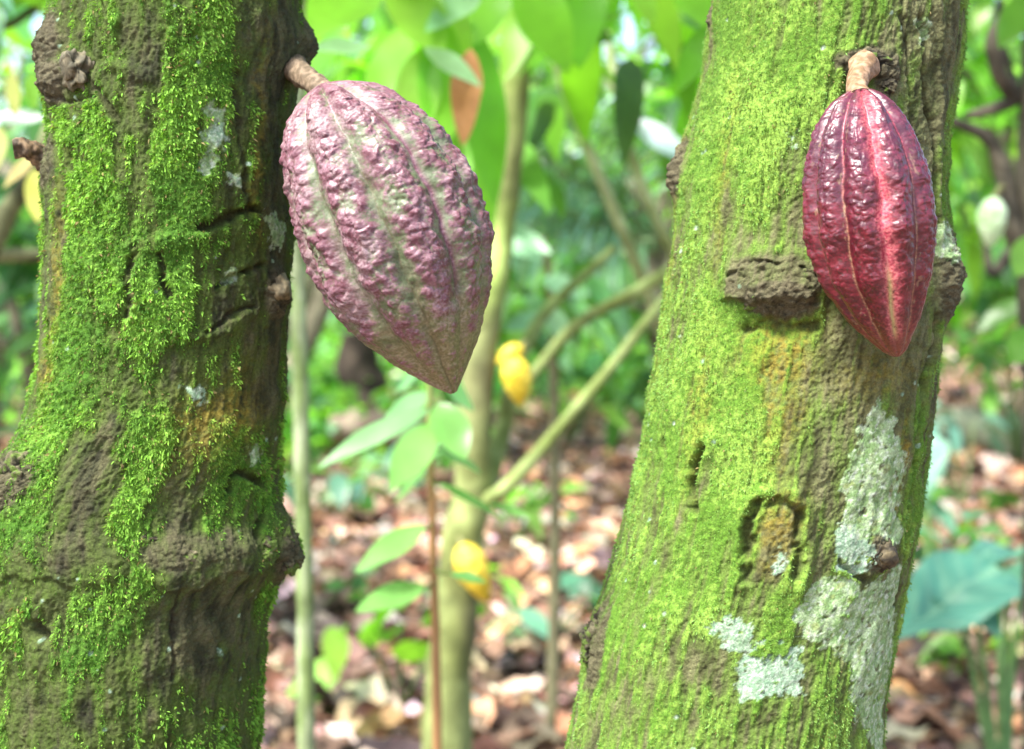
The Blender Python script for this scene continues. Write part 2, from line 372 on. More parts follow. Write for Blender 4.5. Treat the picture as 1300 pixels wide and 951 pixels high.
YL, YR = 0.80, 0.79
left_tree = empty('cacao_tree', (at(200, HZ, YL)[0], YL, 0), 'thick dark trunk with bright green moss and a bark ledge beside the dusty pink pod', 'tree')
silL = [(-1500, 120, 330), (-600, 105, 350), (-100, 78, 378), (0, 72, 381), (60, 70, 384), (120, 66, 374), (200, 64, 370), (300, 61, 368), (430, 58, 364), (480, 52, 361), (520, 44, 359), (548, 28, 357), (575, 8, 355),
        (600, -18, 354), (640, -42, 356), (668, -50, 364), (685, -52, 371), (712, -52, 371), (732, -50, 356), (755, -46, 343), (800, -40, 336), (861, -32, 330), (951, -28, 322), (1300, -30, 318), (2000, -40, 330), (2700, -110, 400), (2900, -140, 430)]
specL = dict(mth=(.26, .66), big=5, mid=3.6, fiss=2.6, moss0=.20, streak=.35, mossrel=3.2, roughkill=1.1, spotsel=.16,
    bumps=[(66, 62, 34, 42, 24, .9), (72, 105, 24, 24, 16, 1), (98, 88, 16, 15, 13, .8), (384, 55, 26, 30, 20, .6), (378, 95, 22, 16, 8, .9),
           (352, 372, 26, 30, 15, 1), (60, 205, 20, 30, 7, .7),
           (362, 700, 30, 40, 9, .8), (348, 668, 30, 28, 8, .2), (20, 610, 34, 34, 14, .9), (-20, 640, 40, 60, 12, .9), (235, 700, 60, 18, 6, .5), (290, 690, 40, 16, 5, .4),
           (70, 800, 40, 30, -5, .2), (140, 860, 50, 60, 5, 0), (310, 630, 30, 50, 7, 0), (60, 700, 50, 22, 6, .3), (240, 610, 34, 60, 4, .2)],
    grooves=[([(255, 292), (292, 277), (332, 266)], 3.2, 9, 3), ([(275, 356), (305, 347), (335, 335)], 2.8, 8, 3), ([(262, 418), (290, 405), (320, 392)], 2.4, 5, 2.5),
             ([(168, 318), (164, 350), (156, 400)], 4, 6, 3), ([(205, 318), (206, 350), (214, 372)], 3, 6, 2), ([(88, 190), (92, 214)], 4, 7, 2),
             ([(288, 625), (296, 606), (316, 600), (332, 612), (330, 650), (322, 680)], 4, 9, 4), ([(110, 95), (125, 120), (150, 155)], 4, 3, 3),
             ([(60, 120), (90, 126), (118, 126)], 2, 3, 1), ([(225, 735), (222, 800), (218, 860)], 2, 3, 1), ([(38, 800), (52, 812)], 6, 8, 2), ([(305, 95), (308, 180), (320, 262)], 3, 3, 2)],
    ridges=[([(165, 315), (210, 305), (260, 300)], 9, 6), ([(160, 400), (172, 330)], 8, 5), ([(230, 430), (290, 418), (320, 396)], 7, 5), ([(186, 96), (140, 80), (112, 110)], 7, 4)],
    ledges=[(196, 400, 640, 706, 9), (-60, 150, 640, 700, 4)],
    moss=[(130, 240, 28, 85, .75), (258, 55, 38, 90, .75), (235, 250, 34, 80, .6), (90, 430, 32, 80, .65), (182, 420, 30, 90, .6), (60, 540, 45, 50, .75), (180, 610, 32, 90, .75), (290, 590, 60, 60, .5),
          (105, 320, 30, 90, .5), (120, 790, 50, 60, .45), (215, 380, 40, 45, .5), (335, 650, 24, 40, .5), (215, 170, 22, 60, .5), (40, 680, 60, 50, .4),
          (178, 150, 26, 90, -.45), (150, 120, 40, 60, -.3), (352, 250, 26, 260, -.6), (335, 480, 30, 60, -.25), (120, 590, 26, 75, -1.0), (215, 478, 24, 40, -.7), (290, 800, 70, 70, -.75), (215, 790, 40, 80, -.4), (110, 380, 14, 60, -.5), (240, 650, 26, 40, -.5), (300, 515, 40, 40, -.35), (355, 60, 40, 60, -.5)],
    lichen=[('a', [(255, 132), (272, 128), (279, 140), (290, 150), (293, 170), (288, 185), (276, 190), (274, 210), (262, 218), (252, 212), (254, 180), (262, 155)]),
            ('b', [(264, 152), (282, 150), (292, 166), (286, 184), (270, 184)]),
            ('a', [(336, 276), (352, 272), (360, 290), (356, 316), (340, 308)]), ('a', [(278, 346), (300, 338), (298, 348), (282, 354)]),
            ('b', [(230, 494), (248, 488), (260, 496), (258, 510), (246, 516), (236, 510)]), ('a', [(318, 566), (330, 560), (334, 580), (322, 586)]),
            ('b', [(272, 822), (282, 820), (284, 830), (274, 832)]), ('b', [(296, 226), (310, 224), (306, 236)]), ('a', [(296, 224), (312, 220), (314, 238), (300, 240)])],
    ochre=[(275, 545, 50, 40, .9), (300, 520, 30, 50, .6), (70, 400, 14, 130, .5), (330, 180, 8, 120, .5), (60, 470, 20, 30, .6)],
    bark=[C(.032, .034, .015), C(.082, .078, .036), C(.013, .012, .006)], film=C(.060, .095, .014),
    mcol=[C(.05, .13, .010), C(.13, .26, .03)], tcol=[C(.055, .16, .012), C(.25, .48, .06)],
    tuft=(1.35, .9), tlen=3.1, hang=.4, lean=([-1500, 0, 900, 2900], [.10, 0, 0, -.03]))
trL, surfL, gL = trunk_surface('left', YL, silL, ([-1500, -100, 500, 700, 900, 2900], [105, 150, 150, 165, 160, 210]), specL, left_tree)

right_tree = empty('cacao_tree', (at(960, HZ, YR)[0], YR, 0), 'leaning yellow-green mossy trunk with pale lichen patches, behind the glossy crimson pod', 'tree')
silR = [(-1500, 1060, 1300), (-700, 985, 1265), (-150, 925, 1228), (0, 906, 1219), (50, 901, 1214), (100, 893, 1206), (170, 874, 1199), (240, 862, 1196), (300, 855, 1196), (430, 839, 1188), (500, 826, 1180), (570, 813, 1172), (640, 798, 1161),
        (700, 783, 1149), (750, 768, 1141), (780, 757, 1137), (810, 748, 1132), (861, 738, 1123), (951, 722, 1112), (1300, 650, 1090), (2000, 560, 1060), (2700, 470, 1080), (2900, 440, 1110)]
specR = dict(patch=.85, mth=(.12, .6), big=4, mid=2.6, fiss=2.0, moss0=.29, streak=.8, mossrel=1.3, roughkill=2.2, spotsel=.12,
    bumps=[(862, 215, 20, 34, 17, 1), (985, 358, 55, 30, 8, .75), (990, 378, 40, 22, 9, 1), (1196, 350, 26, 52, 27, .9), (1100, 100, 26, 30, -10, 0), (1098, 76, 30, 13, 10, 1), (1127, 95, 13, 22, 9, 1),
           (985, 415, 50, 18, -6, 0), (1118, 702, 26, 17, 9, 1), (760, 815, 24, 55, 9, .75), (980, 690, 30, 70, 6, 0), (905, 20, 10, 14, 4, .8), (1180, 540, 8, 100, 5, .4), (1200, 90, 16, 90, 4, .3), (770, 740, 16, 40, 3, .4)],
    grooves=[([(893, 572), (884, 588), (879, 612), (878, 645)], 4.5, 11, 4), ([(952, 740), (946, 700), (950, 655), (966, 635), (995, 632), (1012, 650), (1016, 690), (1008, 730)], 4.0, 7, 5),
             ([(928, 352), (955, 339), (1000, 338), (1040, 350)], 2.0, 4, 4), ([(1172, 20), (1176, 120), (1186, 170), (1186, 300)], 3, 7, 3), ([(1184, 400), (1176, 480), (1160, 580), (1150, 680), (1138, 760)], 2.6, 7, 3),
             ([(1135, 180), (1150, 230), (1160, 330)], 2.2, 4, 1.5), ([(1146, 0), (1150, 90), (1160, 160)], 2.2, 4, 1.5), ([(842, 560), (846, 575)], 4, 6, 2), ([(1065, 712), (1082, 728), (1100, 730)], 2, 4, 2), ([(950, 420), (975, 412), (1030, 416)], 5, 6, 0)],
    ridges=[([(942, 745), (934, 700), (938, 650), (960, 624), (998, 620), (1024, 644), (1028, 690), (1018, 745)], 8, 6), ([(903, 560), (895, 600), (892, 650)], 7, 4), ([(1192, 0), (1190, 160), (1190, 300)], 6, 5), ([(1186, 430), (1166, 600), (1140, 800)], 6, 4), ([(1005, 500), (1010, 640)], 10, 3)],
    ledges=[(925, 1035, 300, 372, 9)],
    moss=[(930, 120, 60, 150, .35), (980, 60, 60, 100, .3), (880, 420, 40, 150, .35), (850, 620, 40, 150, .4), (930, 560, 40, 90, .35), (880, 760, 60, 70, .2), (1010, 700, 20, 60, .3), (1010, 240, 60, 60, .3),
          (1165, 150, 60, 220, -.7), (1000, 300, 60, 22, -.5), (1070, 490, 60, 70, -.9), (1040, 600, 40, 70, -.55), (1160, 420, 36, 300, -.6), (960, 470, 30, 50, -.3), (900, 840, 60, 40, -.4), (905, 620, 12, 90, -.3), (930, 250, 10, 90, -.3), (1120, 800, 60, 100, -.3), (980, 700, 20, 40, -.6)],
    lichen=[('a', [(1118, 512), (1136, 540), (1148, 560), (1150, 600), (1142, 640), (1146, 680), (1128, 690), (1110, 678), (1092, 690), (1070, 700), (1064, 680), (1078, 650), (1070, 620), (1074, 580), (1088, 560), (1080, 546), (1100, 530)]),
            ('b', [(1066, 672), (1090, 668), (1106, 690), (1100, 716), (1072, 728), (1058, 716)]),
            ('a', [(1010, 770), (1030, 744), (1064, 732), (1100, 738), (1140, 720), (1136, 800), (1126, 880), (1116, 960), (1088, 930), (1074, 850), (1070, 828), (1030, 816), (1012, 800)]),
            ('b', [(892, 796), (910, 786), (940, 786), (958, 796), (974, 812), (970, 824), (950, 824), (930, 826), (910, 812)]),
            ('b', [(930, 850), (948, 832), (990, 826), (1020, 820), (1026, 846), (1010, 880), (960, 890), (934, 880)]),
            ('b', [(974, 704), (986, 698), (998, 706), (994, 718), (978, 722)]), ('b', [(1000, 166), (1008, 166), (1013, 182), (1002, 182)]), ('a', [(1176, 285), (1196, 280), (1198, 326), (1188, 332)]), ('a', [(1165, 20), (1180, 26), (1180, 50), (1168, 48)])],
    ochre=[(985, 450, 40, 40, .8), (850, 300, 12, 160, .5), (920, 200, 10, 130, .35), (990, 540, 24, 60, .5), (890, 520, 14, 80, .6), (985, 670, 26, 40, .7), (1120, 480, 60, 30, .4), (1146, 590, 8, 60, .8)],
    bark=[C(.060, .066, .022), C(.145, .145, .065), C(.030, .030, .013)], film=C(.10, .165, .025),
    mcol=[C(.085, .18, .016), C(.19, .31, .045)], tcol=[C(.07, .17, .022), C(.24, .42, .10)],
    tuft=(.85, .50), tlen=1.9, hang=.15, lean=([-1500, 0, 900, 2900], [.12, 0, 0, -.05]))
trR, surfR, gR = trunk_surface('right', YR, silR, ([-1500, -100, 500, 900, 2900], [120, 155, 170, 180, 250]), specR, right_tree)

# broken side stub of the left tree, woody heart of its knot
def lumpy(pts, rad, c0, c1, nseg=48, rough=.16, nf=170, sub=14):
    V, Q = tube(pts, rad, nseg, rough, nf, sub)
    n = fbm(V*260, 3); return V, Q, lerp(c0, c1, ss(-.4, .5, n))
kL = YL/F
p = lambda x, y, Y: at(x, y, Y)
V, Q, c = lumpy([p(88, 214, YL-.012), p(66, 204, YL-.016), p(50, 196, YL-.020), p(34, 188, YL-.024), p(17, 189, YL-.026)], [.013, .0095, .0062, .0052, .0045], C(.05, .035, .02), C(.20, .13, .07), rough=.22)
mesh('branch_stub', V, Q, M_stem, left_tree, c)
V, Q, c = lumpy([surfL(350, 368, -6), surfL(350, 366, 12), surfL(351, 365, 19)], [.0085, .0072, .004], C(.08, .065, .035), C(.20, .16, .09), rough=.2)
mesh('knot_heart', V, Q, M_stem, left_tree, c)
V, Q, c = lumpy([surfL(98, 90, -6), surfL(97, 88, 9), surfL(97, 89, 15)], [.0105, .0088, .005], C(.05, .045, .025), C(.13, .11, .065), rough=.3)
mesh('knot_heart', V, Q, M_stem, left_tree, c)
V, Q, c = lumpy([surfR(1118, 704, -6), surfR(1118, 706, 10), surfR(1116, 707, 17)], [.0075, .0062, .003], C(.02, .016, .01), C(.09, .07, .035), rough=.35)
mesh('knot_heart', V, Q, M_stem, right_tree, c)

def burl(root, surf, px, py, hu, hv, hn, inset=0.3, green=.3, name='burl', seed=0.0, nu=110, nv=90, cr=.34):
    c = surf(px, py); n = surf.nrm(px, py); t = C(-n[1], n[0], 0)*-1; k = .79/F
    ph = np.linspace(0, 2*math.pi, nu, endpoint=False); th = np.linspace(.02, math.pi-.02, nv); PH, TH = np.meshgrid(ph, th)
    D = np.stack([np.sin(TH)*np.cos(PH), np.sin(TH)*np.sin(PH), np.cos(TH)], -1).reshape(-1, 3)
    L = D*C(hu, hn, hv)
    q = fbm(L/20+seed+3, 3)[:, None]*C(1.2, -1, .8)
    w = worley(L/11+seed+q); w2 = worley(L/5+seed+7-q*1.5); f = fbm(L/24+seed, 4)
    f3 = np.abs(fbm(L*C(.6, .6, 1.5)/9+seed, 4)); f4 = perlin(L/2.5)
    disp = 1+cr*(f*1.9+(.45-w)*.45+(.5-w2)*.25-f3*.7+f4*.07)
    L = L*disp[:, None]
    W = c+(t*L[:, :1]+n*(L[:, 1:2]-hn*inset)+C(0, 0, 1)*L[:, 2:3])*k
    col = lerp(C(.022, .018, .011), C(.13, .115, .065), np.clip(ss(-.2, .4, f-f3+.2*f4)+.25*(.5-w2), 0, 1))
    gm = ss(.0, .3, fbm(L/11+seed+40, 4)*1.3+green-.35)
    col = lerp(col, C(.10, .16, .025), gm*.85)
    o = mesh(name, W, grid_faces(nu, nv), M_bark, root, col)
    Nn = (D/C(hu, hn, hv)); Nn = t*Nn[:, :1]+n*Nn[:, 1:2]+C(0, 0, 1)*Nn[:, 2:3]; Nn /= np.linalg.norm(Nn, axis=1)[:, None]
    ar = np.sin(TH).ravel()*hu*hv*(2*math.pi*math.pi)/(nu*nv)*1.2
    ix = np.nonzero((rng.random(len(W)) < ar*(gm*.55+.03)) & ((L[:, 1]-hn*inset) > -3))[0]; m_ = len(ix)
    Lb = 4.2*(.5+.9*rng.random(m_))*k; d = Nn[ix]*.8+C(0, 0, -.5)+rng.normal(size=(m_, 3))*.5; d /= np.linalg.norm(d, axis=1)[:, None]
    sd = np.cross(d, rng.normal(size=(m_, 3))); sd /= np.linalg.norm(sd, axis=1)[:, None]; b0 = W[ix]
    V4 = np.stack([b0, b0+d*(Lb*.5)[:, None]+sd*(Lb*.2)[:, None], b0+d*Lb[:, None], b0+d*(Lb*.5)[:, None]-sd*(Lb*.2)[:, None]], 1)
    mesh('moss', V4.reshape(-1, 3), np.arange(m_*4).reshape(m_, 4), M_moss, o, np.repeat(lerp(C(.07, .13, .015), C(.26, .40, .07), rng.random(m_)), 4, 0), kind='stuff', smooth=False)
    return o
for i, a_ in enumerate([(left_tree, surfL, 60, 52, 26, 32, 20, .45, .35), (left_tree, surfL, 66, 92, 24, 22, 20, .3, .15), (left_tree, surfL, 392, 48, 16, 24, 17, .35, .2), (left_tree, surfL, 352, 372, 25, 27, 14, .35, .25),
                        (left_tree, surfL, 362, 700, 24, 30, 22, .25, .5), (left_tree, surfL, 340, 690, 26, 20, 14, .35, .6), (left_tree, surfL, 8, 612, 40, 30, 20, .3, .35), (left_tree, surfL, 214, 698, 26, 12, 12, .3, .75), (left_tree, surfL, 256, 703, 30, 13, 13, .3, .6), (left_tree, surfL, 304, 700, 30, 10, 11, .3, .65), (left_tree, surfL, 338, 706, 24, 12, 13, .3, .6), (left_tree, surfL, 190, 690, 22, 14, 9, .45, .7),
                        (right_tree, surfR, 958, 361, 32, 17, 10, .4, .5), (right_tree, surfR, 996, 374, 42, 23, 13, .4, .3), (right_tree, surfR, 958, 380, 22, 16, 9, .3, .4), (right_tree, surfR, 1024, 352, 20, 12, 12, .4, .3), (right_tree, surfR, 852, 218, 15, 30, 15, .25, .1), (right_tree, surfR, 1200, 342, 20, 44, 26, .3, .1),
                        (right_tree, surfR, 1100, 80, 32, 15, 15, .4, .05), (right_tree, surfR, 1128, 100, 13, 20, 12, .4, .05), (right_tree, surfR, 1118, 702, 30, 17, 14, .4, .4), (right_tree, surfR, 752, 822, 20, 44, 18, .35, .35)]):
    burl(*a_, seed=i*3.7)

# ------------------------------------------------------------------ the two hero pods
def pod_mesh(P0px, P1px, Y, S, Cn, Rr, kind, nu=560, nv=520, wartf=9.0, wartA=3.0, phase=90, depth=1.0, wsm=.35, msc=14):
    """centre line from P0 to P1 (photo pixels at depth Y); S, Cn, Rr: distance, side offset and radius profile"""
    k = Y/F
    a = np.array([P1px[0]-P0px[0], P1px[1]-P0px[1]], float); Lp = np.linalg.norm(a); a /= Lp; nrm = np.array([a[1], -a[0]])
    A = C(a[0], 0, -a[1]); Nv = C(nrm[0], 0, -nrm[1]); B = C(0, -1, 0)
    S = np.array(S, float)
    t = np.linspace(0, 1, nv); s = S[0]+(S[-1]-S[0])*(t-.035*np.sin(2*math.pi*t))
    def smi(y, smooth=9):
        xx = np.linspace(S[0], S[-1], 400); yy = np.interp(xx, S, y)
        kk = np.hanning(2*smooth+1); kk /= kk.sum(); yp = np.convolve(np.pad(yy, smooth, mode='reflect', reflect_type='odd'), kk, 'valid')
        return np.interp(s, xx, yp)
    r = np.maximum(smi(np.array(Rr, float), 11), .5); c = smi(np.array(Cn, float), 18)
    r[0] = .5; r[-1] = .5
    ph = np.linspace(0, 2*math.pi, nu, endpoint=False)
    PH, T = np.meshgrid(ph, t); PH = PH.ravel(); T = T.ravel()
    s_ = np.repeat(s, nu); r_ = np.repeat(r, nu); c_ = np.repeat(c, nu)
    base = np.stack([np.cos(PH)*r_+c_, np.sin(PH)*r_, s_], 1)
    warp = fbm(base/40+4, 3)*.05+perlin(base/12)*.012
    step = 2*math.pi/10
    q = (PH-R_(phase)+warp)/step; kf = np.round(q); dphi = (q-kf)*step
    darc = dphi*r_                                    # px from the nearest furrow
    main = (np.mod(kf, 2) == 0)
    half = step*r_/2
    lobe = 1-np.exp(-(np.abs(dphi)/(step*.23))**1.6)
    ends = ss(0, .12, T)*(1-ss(.86, 1, T))
    top = 1-ss(.0, .22, T)
    furA = np.where(main, .17, .14)
    H = r_*(furA*(1+1.5*top)*(lobe-.6))*(1-.4*ss(.75, 1, T))
    crack = np.exp(-(darc/1.6)**2)
    W1 = worley(base/wartf+fbm(base/20, 2)[:, None]*.5); W2 = worley(base/(wartf*.45)+31)
    bumps = np.exp(-(W1/.6)**2)*1.25; small = np.exp(-(W2/.55)**2)*1.2
    pn = fbm(base/16+9, 4)
    wm = (.18+.82*ss(.12, .6, np.abs(dphi)/(step*.5)))*(.35+.65*ends)*(1-.45*ss(.5, .85, T))
    med = fbm(base*C(1, 1, .6)/msc+70, 3)
    H += wm*(wartA*(bumps-.5)+wartA*wsm*(small-.5)+med*wartA*.6)
    H += fbm(base/55+2, 3)*r_*.03+perlin(base/2.2)*.25
    return dict(A=A, Nv=Nv, B=B, k=k, P0=at(P0px[0], P0px[1], Y), PH=PH, T=T, s=s_, r=r_, c=c_, H=H, dphi=dphi, darc=darc, main=main, lobe=lobe, crack=crack, bumps=bumps, small=small, pn=pn, med=med, base=base, kf=kf, nu=nu, nv=nv, step=step, depth=depth, wm=wm)
def pod_finish(g, col, name, mat, parent):
    rr = g['r']+g['H']
    rr = np.maximum(rr, .2)
    W = g['P0']+(g['A'][None]*g['s'][:, None]+g['Nv'][None]*(g['c']+rr*np.cos(g['PH']))[:, None]+g['B'][None]*(rr*g['depth']*np.sin(g['PH']))[:, None])*g['k']
    return mesh(name, W, grid_faces(g['nu'], g['nv'])[:, ::-1], mat, parent, col)

YP = 0.735
pink_pod = empty('cocoa_pod', at(415, 118, YP), 'large dusty pink and green warty pod hanging tilted beside the dark mossy trunk', 'cocoa pod')
g = pod_mesh((410, 120), (582, 495), YP,
    [-14, -8, 2, 15, 30, 50, 100, 170, 245, 305, 360, 385, 402, 414], [2, 2, 3, 4, 6, 8, 12, 12, 7, 5, 0, -4, -6, -7],
    [2, 19, 40, 56, 68, 83, 103, 114.5, 109, 87, 52, 31, 16, 4], 'pink', wartf=13.5, wartA=3.8, wsm=.3, msc=26)
T, pn, bp_, sm_, cr, dp = g['T'], g['pn'], g['bumps'], g['small'], g['crack'], np.abs(g['dphi'])/(g['step']*.5)
fine = fbm(g['base']/3.2+3, 3); lg = fbm(g['base']/60+8, 3)
side = np.cos(g['PH'])
green = lerp(C(.10, .13, .06), C(.19, .21, .13), ss(-.4, .5, pn)); tan = lerp(C(.16, .14, .065), C(.25, .21, .12), ss(-.4, .5, fine))
rose = lerp(C(.14, .028, .06), C(.26, .125, .17), ss(-.35, .55, fine*.6+pn*.5))
pinkness = .84*ss(.25, .85, .02+.55*bp_+.5*g['med']+.45*ss(.1, .6, dp)-.55*ss(.55, .95, T)+.25*(1-ss(.0, .5, T))+.35*fine+.4*lg)
pinkness = pinkness*(1-.55*np.exp(-(dp/.22)**2)*ss(.12, .3, T))
pinkness = np.maximum(pinkness, .85*np.exp(-(dp/.15)**2)*(~g['main'])*(1-ss(.6, .8, T))*(side > 0))
base_c = lerp(green, tan, ss(.55, .85, T+.15*pn))
col = lerp(base_c, rose, pinkness)
col = lerp(col, C(.38, .33, .30), ss(.2, .7, lg+fine*.5)*.3)
col = lerp(col, C(.09, .06, .045), ss(.42, .6, fbm(g['base']/7+301, 4))*.6)
col = lerp(col, C(.10, .09, .04), np.clip(cr*g['main']*ss(.2, .35, T)*.75*(perlin(g['base']/14)>-.25), 0, 1))
pod_finish(g, col*.85, 'husk', M_podm, pink_pod)
V, Q, c = lumpy([p(366, 82, YP+.055), p(377, 90, YP+.044), p(391, 101, YP+.024), p(406, 111, YP+.006), p(422, 128, YP)], [.0078, .0070, .0060, .0058, .0062], C(.085, .06, .035), C(.20, .145, .095), rough=.11, nf=120)
mesh('stalk', V, Q, M_stem, pink_pod, c)

YQ = 0.685
red_pod = empty('cocoa_pod', at(1092, 118, YQ), 'glossy crimson pod with a bright pink centre rib on the yellow-green trunk', 'cocoa pod')
g = pod_mesh((1095, 118), (1138, 450), YQ,
    [-9, -4, 7, 20, 45, 80, 112, 175, 236, 287, 318, 332, 338], [-4, -4, -6, -7, -9, -10, -10, -13, -13, -9, -4, -1, 0],
    [2, 14, 31, 42, 58, 70, 77, 80, 68, 44, 23, 13, 3], 'red', wartf=9.5, wartA=2.1, wsm=.2, msc=16, phase=91, nu=520, nv=520)
T, pn, bp_, sm_, cr, dp = g['T'], g['pn'], g['bumps'], g['small'], g['crack'], np.abs(g['dphi'])/(g['step']*.5)
fine = fbm(g['base']/3.0+3, 3)
crim = lerp(C(.07, .003, .010), C(.155, .008, .022), ss(-.4, .5, fine*.6+pn*.6))
purp = lerp(C(.065, .008, .026), C(.13, .022, .055), ss(-.4, .5, pn))
col = lerp(purp, crim, ss(.15, .6, T+.12*pn))
col = lerp(col, C(.22, .07, .04), ss(.78, 1.0, T+.1*fine)*.6)
k0 = (g['kf'] == 0)
wob = 8.5+4*fbm(g['base']/12+44, 2)
band = np.exp(-(g['darc']/wob)**2)*k0*ss(.0, .08, T)*(1-ss(.84, .95, T))
band = np.clip(band*(1.1+.8*fine), 0, 1)
col = lerp(col, lerp(C(.42, .045, .10), C(.50, .15, .18), ss(-.4, .4, fine)), band)
col = lerp(col, C(.42, .40, .18), np.exp(-(g['darc']/3.2)**2)*k0*ss(.6, .72, T)*(1-ss(.86, .93, T))*.85)
ln = .8*np.exp(-(g['darc']/1.5)**2)*(~k0)*ss(.04, .12, T)*(1-ss(.85, .97, T))
col = lerp(col, lerp(C(.38, .06, .10), C(.36, .20, .13), ss(.2, .6, T)), np.clip(ln*(.75+.8*fine), 0, 1))
col = lerp(col, C(.05, .02, .015), ss(.40, .56, fbm(g['base']/5+331, 4))*.7)
col = lerp(col, C(.30, .22, .14), (ss(.35, .6, fbm(g['base']*C(1, 1, .3)/5+66, 3))*np.exp(-(g['darc']/9)**2)*(~k0))*.6)
pod_finish(g, (col*.78)*C(1.05, 1, .85), 'husk', M_podg, red_pod)
V, Q, c = lumpy([p(1098, 82, YQ+.030), p(1092, 92, YQ+.020), p(1088, 104, YQ+.010), p(1087, 114, YQ+.003), p(1090, 124, YQ)], [.0074, .0060, .0050, .0050, .0064], C(.17, .10, .05), C(.33, .21, .13), rough=.13, nf=140)
mesh('stalk', V, Q, M_stem, red_pod, c)

# ------------------------------------------------------------------ leaf palettes
P_lit = [(.34, .18, .10), (.38, .23, .15), (.20, .11, .065), (.42, .28, .20), (.13, .08, .052), (.32, .20, .14), (.08, .052, .038), (.46, .37, .31), (.40, .20, .10), (.26, .14, .08), (.05, .035, .027), (.17, .10, .065), (.36, .25, .18)]
G_bright = [(.13, .25, .02), (.17, .32, .03), (.10, .22, .02), (.20, .33, .05)]
G_mid = [(.06, .14, .025), (.08, .17, .03), (.05, .11, .025), (.10, .19, .04)]
G_dark = [(.03, .085, .02), (.045, .11, .03), (.06, .13, .035), (.035, .09, .035)]
G_blue = [(.07, .15, .10), (.09, .18, .13), (.06, .13, .09)]
G_mint = [(.16, .30, .16), (.14, .27, .12)]

def crown(parent, centers, n, L, pal, spread=.3, droop=(.25, .75), name='crown', mat=None, twigs=True, wr=.17, bark=(.10, .09, .05)):
    """leaf clusters at twig ends: centers (k,3), n leaves each"""
    centers = np.asarray(centers); A = Acc()
    k = len(centers)
    O = np.repeat(centers, n, 0)+rng.normal(size=(k*n, 3))*spread*.35
    az = rng.random(k*n)*2*math.pi; el = rng.normal(size=k*n)*.35-.15
    D = np.stack([np.cos(az)*np.cos(el), np.sin(az)*np.cos(el), np.sin(el)], 1)
    Ls = L*(.55+.75*rng.random(k*n))
    V, Q, id_ = leaves(O, D, Ls, Ls*wr, droop=droop[0]+(droop[1]-droop[0])*rng.random(k*n), wave=.15)
    A.add(V, Q, pick(pal, k*n)[id_])
    return A.build(name, mat or M_leaf, parent)

def bg_tree(name, base, height, crown_r, nclus, nleaf, L, pal, label, cat='tree', group=None, trunk_r=.05, lean=(0, 0), zlow=.35, bark=((.09, .08, .05), (.2, .19, .12)), nlimb=5, wr=.17, droop=(.25, .75)):
    base = np.array(base, float)
    root = empty(name, base, label, cat, group)
    top = base+C(lean[0], lean[1], height*.62)
    mid = (base+top)/2+rng.normal(size=3)*C(.06, .06, 0)*height*.3
    V, Q = tube([base-C(0, 0, .05), base+C(0, 0, height*.12)+C(lean[0], lean[1], 0)*.1, mid, top], [trunk_r*1.5, trunk_r*1.1, trunk_r, trunk_r*.7], 14, .12, 9, 6)
    cc = lerp(C(*bark[0]), C(*bark[1]), ss(-.4, .5, fbm(V*14, 3)))
    mesh('trunk', V, Q, M_bg, root, cc)
    ctr = base+C(lean[0]*1.3, lean[1]*1.3, height*(1+zlow)/2)
    A = Acc(); ends = []
    for i in range(nlimb):
        az = i*2.4+rng.random(); rad = crown_r*(.5+.5*rng.random())
        e = ctr+C(math.cos(az)*rad, math.sin(az)*rad, (rng.random()-.3)*height*(1-zlow)*.6)
        st = mid+(top-mid)*rng.random()
        m2 = (st+e)/2+C(0, 0, .12*height*.3)
        V, Q = tube([st, m2, e], [trunk_r*.5, trunk_r*.32, trunk_r*.12], 8, .1, 9, 5)
        A.add(V, Q, lerp(C(*bark[0]), C(*bark[1]), ss(-.4, .5, fbm(V*14, 2)))); ends.append((st, e))
    A.build('limbs', M_bg, root)
    cs = []
    for i in range(nclus):
        if i % 2 == 0:
            st, e = ends[rng.integers(0, len(ends))]; q = st+(e-st)*(.35+.75*rng.random())+rng.normal(size=3)*crown_r*.16
        else:
            d = rng.normal(size=3); d /= np.linalg.norm(d); q = ctr+d*C(crown_r, crown_r, height*(1-zlow)*.55)*(rng.random()**.45)
        q[2] = max(q[2], .1); cs.append(q)
    crown(root, cs, nleaf, L, pal, spread=.22*crown_r, wr=wr, droop=droop)
    return root

# ------------------------------------------------------------------ ground
rng = np.random.default_rng(23)
def ground_z(x, y):
    return 0*x
gx = np.concatenate([-np.geomspace(600, 14, 14), np.linspace(-12, 12, 97), np.geomspace(14, 600, 14)])
gy = np.concatenate([-np.geomspace(600, 6, 12), np.linspace(-4, 30, 137), np.geomspace(32, 900, 16)])
GX, GY = np.meshgrid(gx, gy); gp = np.stack([GX.ravel(), GY.ravel(), 0*GX.ravel()], 1)
def gheight(P): return fbm(P*C(.5, .5, 0)+3, 3)*.05+ss(10, 60, P[:, 1])*0.9+fbm(P*C(.05, .05, 0), 2)*.25*ss(6, 20, np.abs(P[:, 1]))
gp[:, 2] = gheight(gp)
m, nt, b, out = new_mat('forest_soil'); N = nt.nodes; Lk = nt.links
tc = N.new('ShaderNodeTexCoord'); n1 = N.new('ShaderNodeTexNoise'); n1.inputs['Scale'].default_value = 9; n1.inputs['Detail'].default_value = 8; n1.inputs['Roughness'].default_value = .75
Lk.new(tc.outputs['Object'], n1.inputs['Vector']); cr_ = N.new('ShaderNodeValToRGB'); e = cr_.color_ramp.elements
e[0].position = .3; e[0].color = (.06, .035, .025, 1); e[1].position = .72; e[1].color = (.36, .25, .2, 1); x = e.new(.52); x.color = (.2, .12, .085, 1)
Lk.new(n1.outputs['Fac'], cr_.inputs['Fac']); Lk.new(cr_.outputs['Color'], b.inputs['Base Color']); b.inputs['Roughness'].default_value = .9
